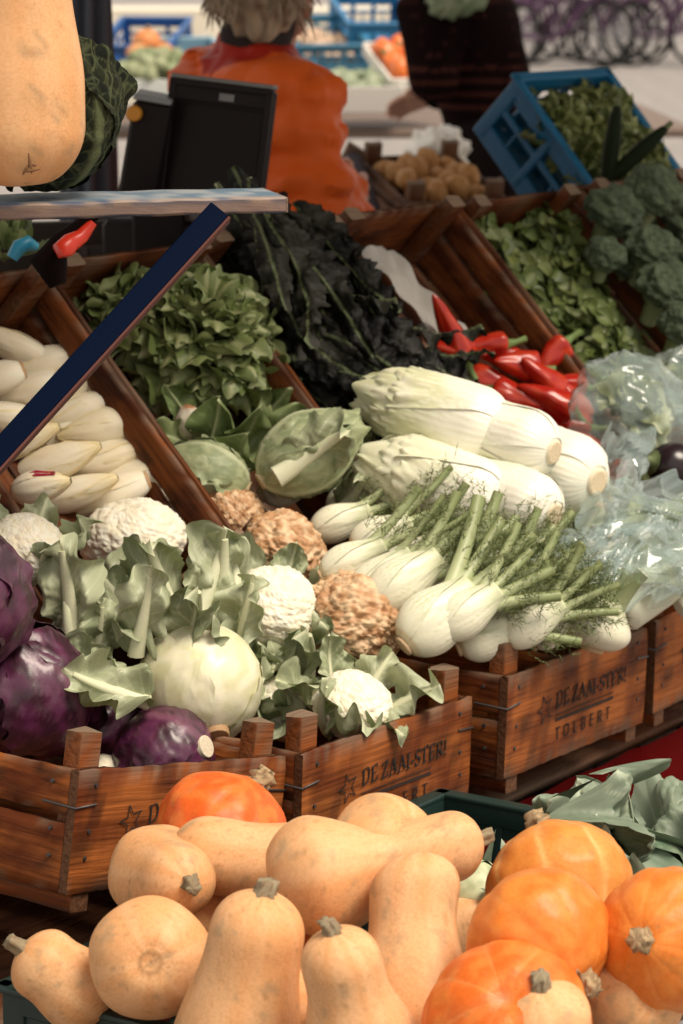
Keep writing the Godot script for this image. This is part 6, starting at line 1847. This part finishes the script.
func far_things() -> void:
	var dark := Color(0.05, 0.03, 0.025)
	# second stall
	var t := thing("far_table", "plain table of the second stall behind the orange jacket", "table")
	t.transform = Transform3D(Basis(Vector3.UP, 0.05), Vector3(-0.25, 0, -12.4))
	var a := Acc.new()
	box(a, Vector3(0, 0.80, 0), Vector3(3.2, 0.035, 1.5), 0.006, Basis.IDENTITY, Color(0.16, 0.11, 0.09))
	part(t, "top", mesh(a), mat("far_wood", 0.7))
	for x in [-1.45, 0.75, 1.45]:
		for z in [-0.65, 0.65]:
			var l := Acc.new()
			box(l, Vector3(x, 0.391, z), Vector3(0.05, 0.782, 0.05), 0.004, Basis.IDENTITY, dark)
			part(t, "leg", mesh(l), mat("far_wood", 0.7))
	var pale := Color(0.55, 0.52, 0.48)
	var t1 := thing("pale_tray", "pale deep tray of grey-green sprouts on the second stall", "tray")
	tray(t1, Vector3(0.38, 0.10, 0.40), pale, "pale_board")
	t1.transform = Transform3D(Basis(Vector3.UP, 0.05) * Basis(Vector3.RIGHT, 0.10), Vector3(0.033, 0.908, -11.784))
	heap(t1, Vector3(0.34, 0.12, 0.36), 90, 0.026, Color(0.20, 0.25, 0.15), Color(0.36, 0.40, 0.28), 2)
	var t2 := thing("pale_tray", "shallow white tray of orange peppers, tilted, on the second stall", "tray")
	tray(t2, Vector3(0.27, 0.05, 0.44), Color(0.74, 0.71, 0.64), "pale_board")
	t2.transform = Transform3D(Basis(Vector3.UP, 0.25) * Basis(Vector3.RIGHT, 0.28), Vector3(0.269, 1.025, -11.910))
	rng.seed = 14
	for k in 12:
		var o := thing("orange_pepper", "orange pepper in the tilted white tray of the second stall", "pepper", "orange peppers on the second stall")
		var pa := Acc.new()
		grid(pa, 16, 12, func(u: float, v: float):
			var d := sph(u, v)
			col = Color(0.72, 0.17, 0.035)
			return Vector3(d.x, d.y * 1.25, d.z) * 0.042 * (1.0 + 0.08 * cos(4 * TAU * u)), true)
		part(o, "fruit", mesh(pa), mat("far_pepper", 0.35))
		var ps := Acc.new()
		tube(ps, [Vector3(0, 0.045, 0), Vector3(0, 0.072, 0)], [0.012, 0.008], 7, Color(0.1, 0.16, 0.05), Color(0.1, 0.16, 0.05))
		part(o, "stem", mesh(ps), mat("stalk", 0.6))
		o.transform = t2.transform * Transform3D(Basis(Vector3.RIGHT, 1.2 + k).rotated(Vector3.UP, k * 1.7), Vector3((k % 3 - 1) * 0.08, 0.05 + 0.012 * (k % 2), (k / 3 - 1.5) * 0.095))
	var crate_spots := [[Vector3(0.130, 1.181, -12.961), 0.30, 0.44, 0.16, "blue plastic crate behind the tray of orange peppers", Color(0.02, 0.17, 0.36), 0.2], [Vector3(-0.099, 1.115, -12.744), 0.32, 0.44, 0.12, "blue edged crate of pale potatoes beside the pale tray of sprouts", Color(0.04, 0.18, 0.30), 0.3], [Vector3(-0.817, 1.098, -12.740), 0.30, 0.42, 0.15, "blue plastic crate holding pumpkins on the second stall", Color(0.02, 0.10, 0.30), -0.2], [Vector3(-0.601, 1.050, -12.527), 0.26, 0.40, 0.08, "pale blue crate beside the orange jacket on the second stall", Color(0.22, 0.36, 0.44), 0.4]]
	for s in crate_spots:
		var o := thing("far_blue_crate", s[4], "crate", "blue crates on the second stall")
		plastic_crate(o, s[1], s[2], s[3], s[5], "far_blue_%d" % counts["far_blue_crate"], 3)
		o.transform = Transform3D(Basis(Vector3.UP, s[6]) * Basis(Vector3.RIGHT, 0.25), s[0] - Vector3(0, s[3] * 0.6, 0))
		if s[6] == 0.3:
			heap(o, Vector3(0.28, 0.08, 0.38), 40, 0.028, Color(0.46, 0.32, 0.22), Color(0.58, 0.42, 0.30), 8)
	for q in [[Vector3(-0.801, 1.117, -12.489), .06, Color(0.66, 0.24, 0.09)], [Vector3(-0.834, 1.071, -12.429), .05, Color(0.62, 0.30, 0.14)], [Vector3(-0.735, 1.077, -12.481), .045, Color(0.60, 0.24, 0.10)]]:
		var o := thing("orange_pumpkin", "pale orange pumpkin in the blue crate of the second stall", "pumpkin", "pumpkins on the second stall")
		hokkaido(o, q[1], 0.85, 4, q[2], 0.1)
		put(o, q[0], Vector3(0.105, 0.987, 0.123))
	var t3 := thing("pale_tray", "pale tray heaped with curly grey-green leaves, beside the orange jacket", "tray")
	tray(t3, Vector3(0.34, 0.07, 0.40), Color(0.58, 0.60, 0.58), "pale_board")
	t3.transform = Transform3D(Basis(Vector3.UP, -0.1), Vector3(-0.710, 0.949, -11.691))
	heap(t3, Vector3(0.32, 0.17, 0.38), 110, 0.030, Color(0.17, 0.21, 0.10), Color(0.34, 0.36, 0.22), 5)
	# cream cloth of a third stall, farther off
	var fc := thing("cream_table", "long table under a cream cloth far behind the second stall", "table")
	var fa := Acc.new()
	grid(fa, 60, 8, func(u: float, v: float):
		col = Color(0.72, 0.66, 0.54)
		return Vector3((u - 0.5) * 4.4, 0.86 - 0.72 * v, 0.03 * sin(u * 60) * v))
	part(fc, "cloth_front", mesh(fa), mat("cream_cloth", 0.9))
	var fb := Acc.new()
	box(fb, Vector3(0, 0.87, -0.45), Vector3(4.4, 0.02, 0.9), 0.004, Basis.IDENTITY, Color(0.72, 0.66, 0.54))
	part(fc, "cloth_top", mesh(fb), mat("cream_cloth", 0.9))
	for x in [-2.0, 2.0]:
		var l := Acc.new()
		box(l, Vector3(x, 0.43, -0.5), Vector3(0.05, 0.858, 0.05), 0.004, Basis.IDENTITY, dark)
		part(fc, "leg", mesh(l), mat("far_wood", 0.7))
	fc.position = Vector3(-1.7, 0, -24)
	# potatoes and a white bag on a side table
	var st := thing("side_table", "small dark table carrying the potato crate", "table")
	var sa := Acc.new()
	box(sa, Vector3(0.22, 0.86, -7.5), Vector3(0.75, 0.03, 0.8), 0.004, Basis(Vector3.UP, 0.3), dark)
	part(st, "top", mesh(sa), mat("dark_wood", 0.6))
	for q in [Vector2(-0.1, -7.25), Vector2(0.5, -7.45), Vector2(-0.05, -7.7), Vector2(0.42, -7.8)]:
		var l := Acc.new()
		box(l, Vector3(q.x, 0.422, q.y), Vector3(0.04, 0.844, 0.04), 0.003, Basis.IDENTITY, dark)
		part(st, "leg", mesh(l), mat("dark_wood", 0.6))
	var pc := thing("potato_crate", "brown wooden crate of yellow potatoes behind the pepper crate", "crate")
	crate(pc, 0.26, 0.34, 0.10, 70, {"text": false, "fine": false, "c0": Color(0.08, 0.03, 0.015), "c1": Color(0.2, 0.08, 0.03)})
	pc.transform = Transform3D(turned(20, 14, 0), Vector3(0.205, 0.965, -7.104) + Vector3(0, -0.03, 0))
	for k in 16:
		var o := thing("potato", "yellow-brown potato in the wooden crate behind the peppers", "potato", "potatoes in the brown crate")
		var a2 := Acc.new()
		grid(a2, 16, 12, func(u: float, v: float):
			var d := sph(u, v)
			col = Color(0.40, 0.19, 0.06).lerp(Color(0.50, 0.27, 0.10), clampf(0.5 + n1.get_noise_3dv(d * 40 + Vector3.ONE * k), 0, 1))
			return Vector3(d.x * 0.034, d.y * 0.027, d.z * 0.026) * (1 + 0.12 * n1.get_noise_3dv(d * 25 + Vector3.ONE * k * 4)), true)
		part(o, "tuber", mesh(a2), mat("potato_skin", 0.7))
		o.transform = pc.transform * Transform3D(Basis(Vector3.UP, k * 1.3) * Basis(Vector3.BACK, k * 0.4), Vector3((k % 4 - 1.5) * 0.052, 0.085 + 0.012 * ((k * 7) % 3), (k / 4 - 1.5) * 0.066))
	var wb := thing("white_bag", "crumpled white bag beyond the potato crate", "bag")
	var wa := Acc.new()
	grid(wa, 40, 26, func(u: float, v: float):
		var d := sph(u, v)
		col = Color(0.80, 0.77, 0.70)
		return Vector3(d.x * 0.105, d.y * 0.065, d.z * 0.08) * (1 + 0.3 * n1.get_noise_3dv(d * 30) - 0.15 * absf(n1.get_noise_3dv(d * 70))), true)
	part(wb, "bag", mesh(wa), mat("white_bag", 0.5))
	put(wb, Vector3(0.251, 1.033, -7.832))
	var tl := thing("hand_trolley", "dark hand trolley leaning beside the potato crate", "trolley")
	var ta := Acc.new()
	tube(ta, [Vector3(0.025, 1.066, -7.226), Vector3(0.048, 1.021, -7.013), Vector3(0.089, 0.924, -6.892)], [0.022, 0.022, 0.022], 10, Color(0.06, 0.05, 0.055), Color(0.06, 0.05, 0.055))
	part(tl, "shaft", mesh(ta), mat("black_rubber", 0.7, {"spec": 0.15}))
	var tb := Acc.new()
	tube(tb, [Vector3(0.011, 1.050, -7.223), Vector3(0.025, 1.081, -7.229), Vector3(0.054, 1.062, -7.225)], [0.02, 0.028, 0.02], 10, Color(0.16, 0.10, 0.07), Color(0.16, 0.10, 0.07))
	part(tl, "grip", mesh(tb), mat("black_rubber", 0.7, {"spec": 0.15}))
	# bicycles parked across the square
	var bk := thing("bicycle", "dark bicycle parked in the row across the square", "bicycle", "bicycles parked across the square")
	var steel := Color(0.25, 0.25, 0.26)
	for x in [-0.53, 0.53]:
		var wt := Acc.new()
		grid(wt, 40, 8, func(u: float, v: float):
			col = Color(0.02, 0.02, 0.02)
			var g := TAU * u
			var rr := 0.33 + 0.022 * cos(TAU * v)
			return Vector3(x + cos(g) * rr, 0.352 + sin(g) * rr, 0.022 * sin(TAU * v)), true)
		var wh := part(bk, "wheel", mesh(wt), mat("black_rubber", 0.7, {"spec": 0.15}))
		var sp := Acc.new()
		for k in 14:
			var g := TAU * k / 14.0
			tube(sp, [Vector3(x, 0.352, 0), Vector3(x + cos(g) * 0.31, 0.352 + sin(g) * 0.31, 0)], [0.004, 0.004], 4, steel, steel, 1.0, false)
		part(wh, "spokes", mesh(sp), mat("steel", 0.4, {"metal": 0.8}))
	var fr := Acc.new()
	var fcol := Color(0.05, 0.015, 0.05)
	for q in [[Vector3(-0.53, 0.352, 0), Vector3(-0.08, 0.30, 0)], [Vector3(-0.08, 0.30, 0), Vector3(-0.18, 0.80, 0)], [Vector3(-0.53, 0.352, 0), Vector3(-0.16, 0.72, 0)], [Vector3(-0.17, 0.74, 0), Vector3(0.36, 0.80, 0)], [Vector3(-0.08, 0.30, 0), Vector3(0.38, 0.74, 0)], [Vector3(0.34, 0.95, 0), Vector3(0.53, 0.352, 0)]]:
		tube(fr, [q[0], q[1]], [0.018, 0.018], 8, fcol, fcol)
	part(bk, "frame", mesh(fr), mat("bike_paint", 0.4))
	var sd := Acc.new()
	tube(sd, [Vector3(-0.32, 0.88, 0), Vector3(-0.22, 0.87, 0), Vector3(-0.06, 0.86, 0)], [0.07, 0.06, 0.02], 10, Color(0.02, 0.02, 0.02), Color(0.02, 0.02, 0.02), 0.5)
	part(bk, "saddle", mesh(sd), mat("black_rubber", 0.7, {"spec": 0.15}))
	var hb := Acc.new()
	tube(hb, [Vector3(0.24, 1.02, -0.28), Vector3(0.33, 1.02, -0.12), Vector3(0.34, 0.97, 0), Vector3(0.33, 1.02, 0.12), Vector3(0.24, 1.02, 0.28)], [0.014, 0.012, 0.012, 0.012, 0.014], 8, steel, steel)
	part(bk, "handlebar", mesh(hb), mat("steel", 0.4, {"metal": 0.8}))
	var gd := Acc.new()
	tube(gd, [Vector3(-0.90, 0.40, 0), Vector3(-0.80, 0.62, 0), Vector3(-0.55, 0.74, 0), Vector3(-0.32, 0.66, 0)], [0.03, 0.03, 0.03, 0.03], 6, fcol, fcol, 0.3)
	part(bk, "mudguard", mesh(gd), mat("bike_paint", 0.4))
	bk.transform = Transform3D(Basis(Vector3.UP, 0.35), Vector3(2.3, 0, -32.0))
	for k in 14:
		var o := copy(bk)
		o.transform = Transform3D(Basis(Vector3.UP, 0.35 + 0.5 * sin(k * 2.1)), Vector3(1.1 + 0.27 * k + 0.1 * sin(k * 5.0), 0, -32.6 - 0.5 * (k % 4) - 0.4 * cos(k * 1.7)))
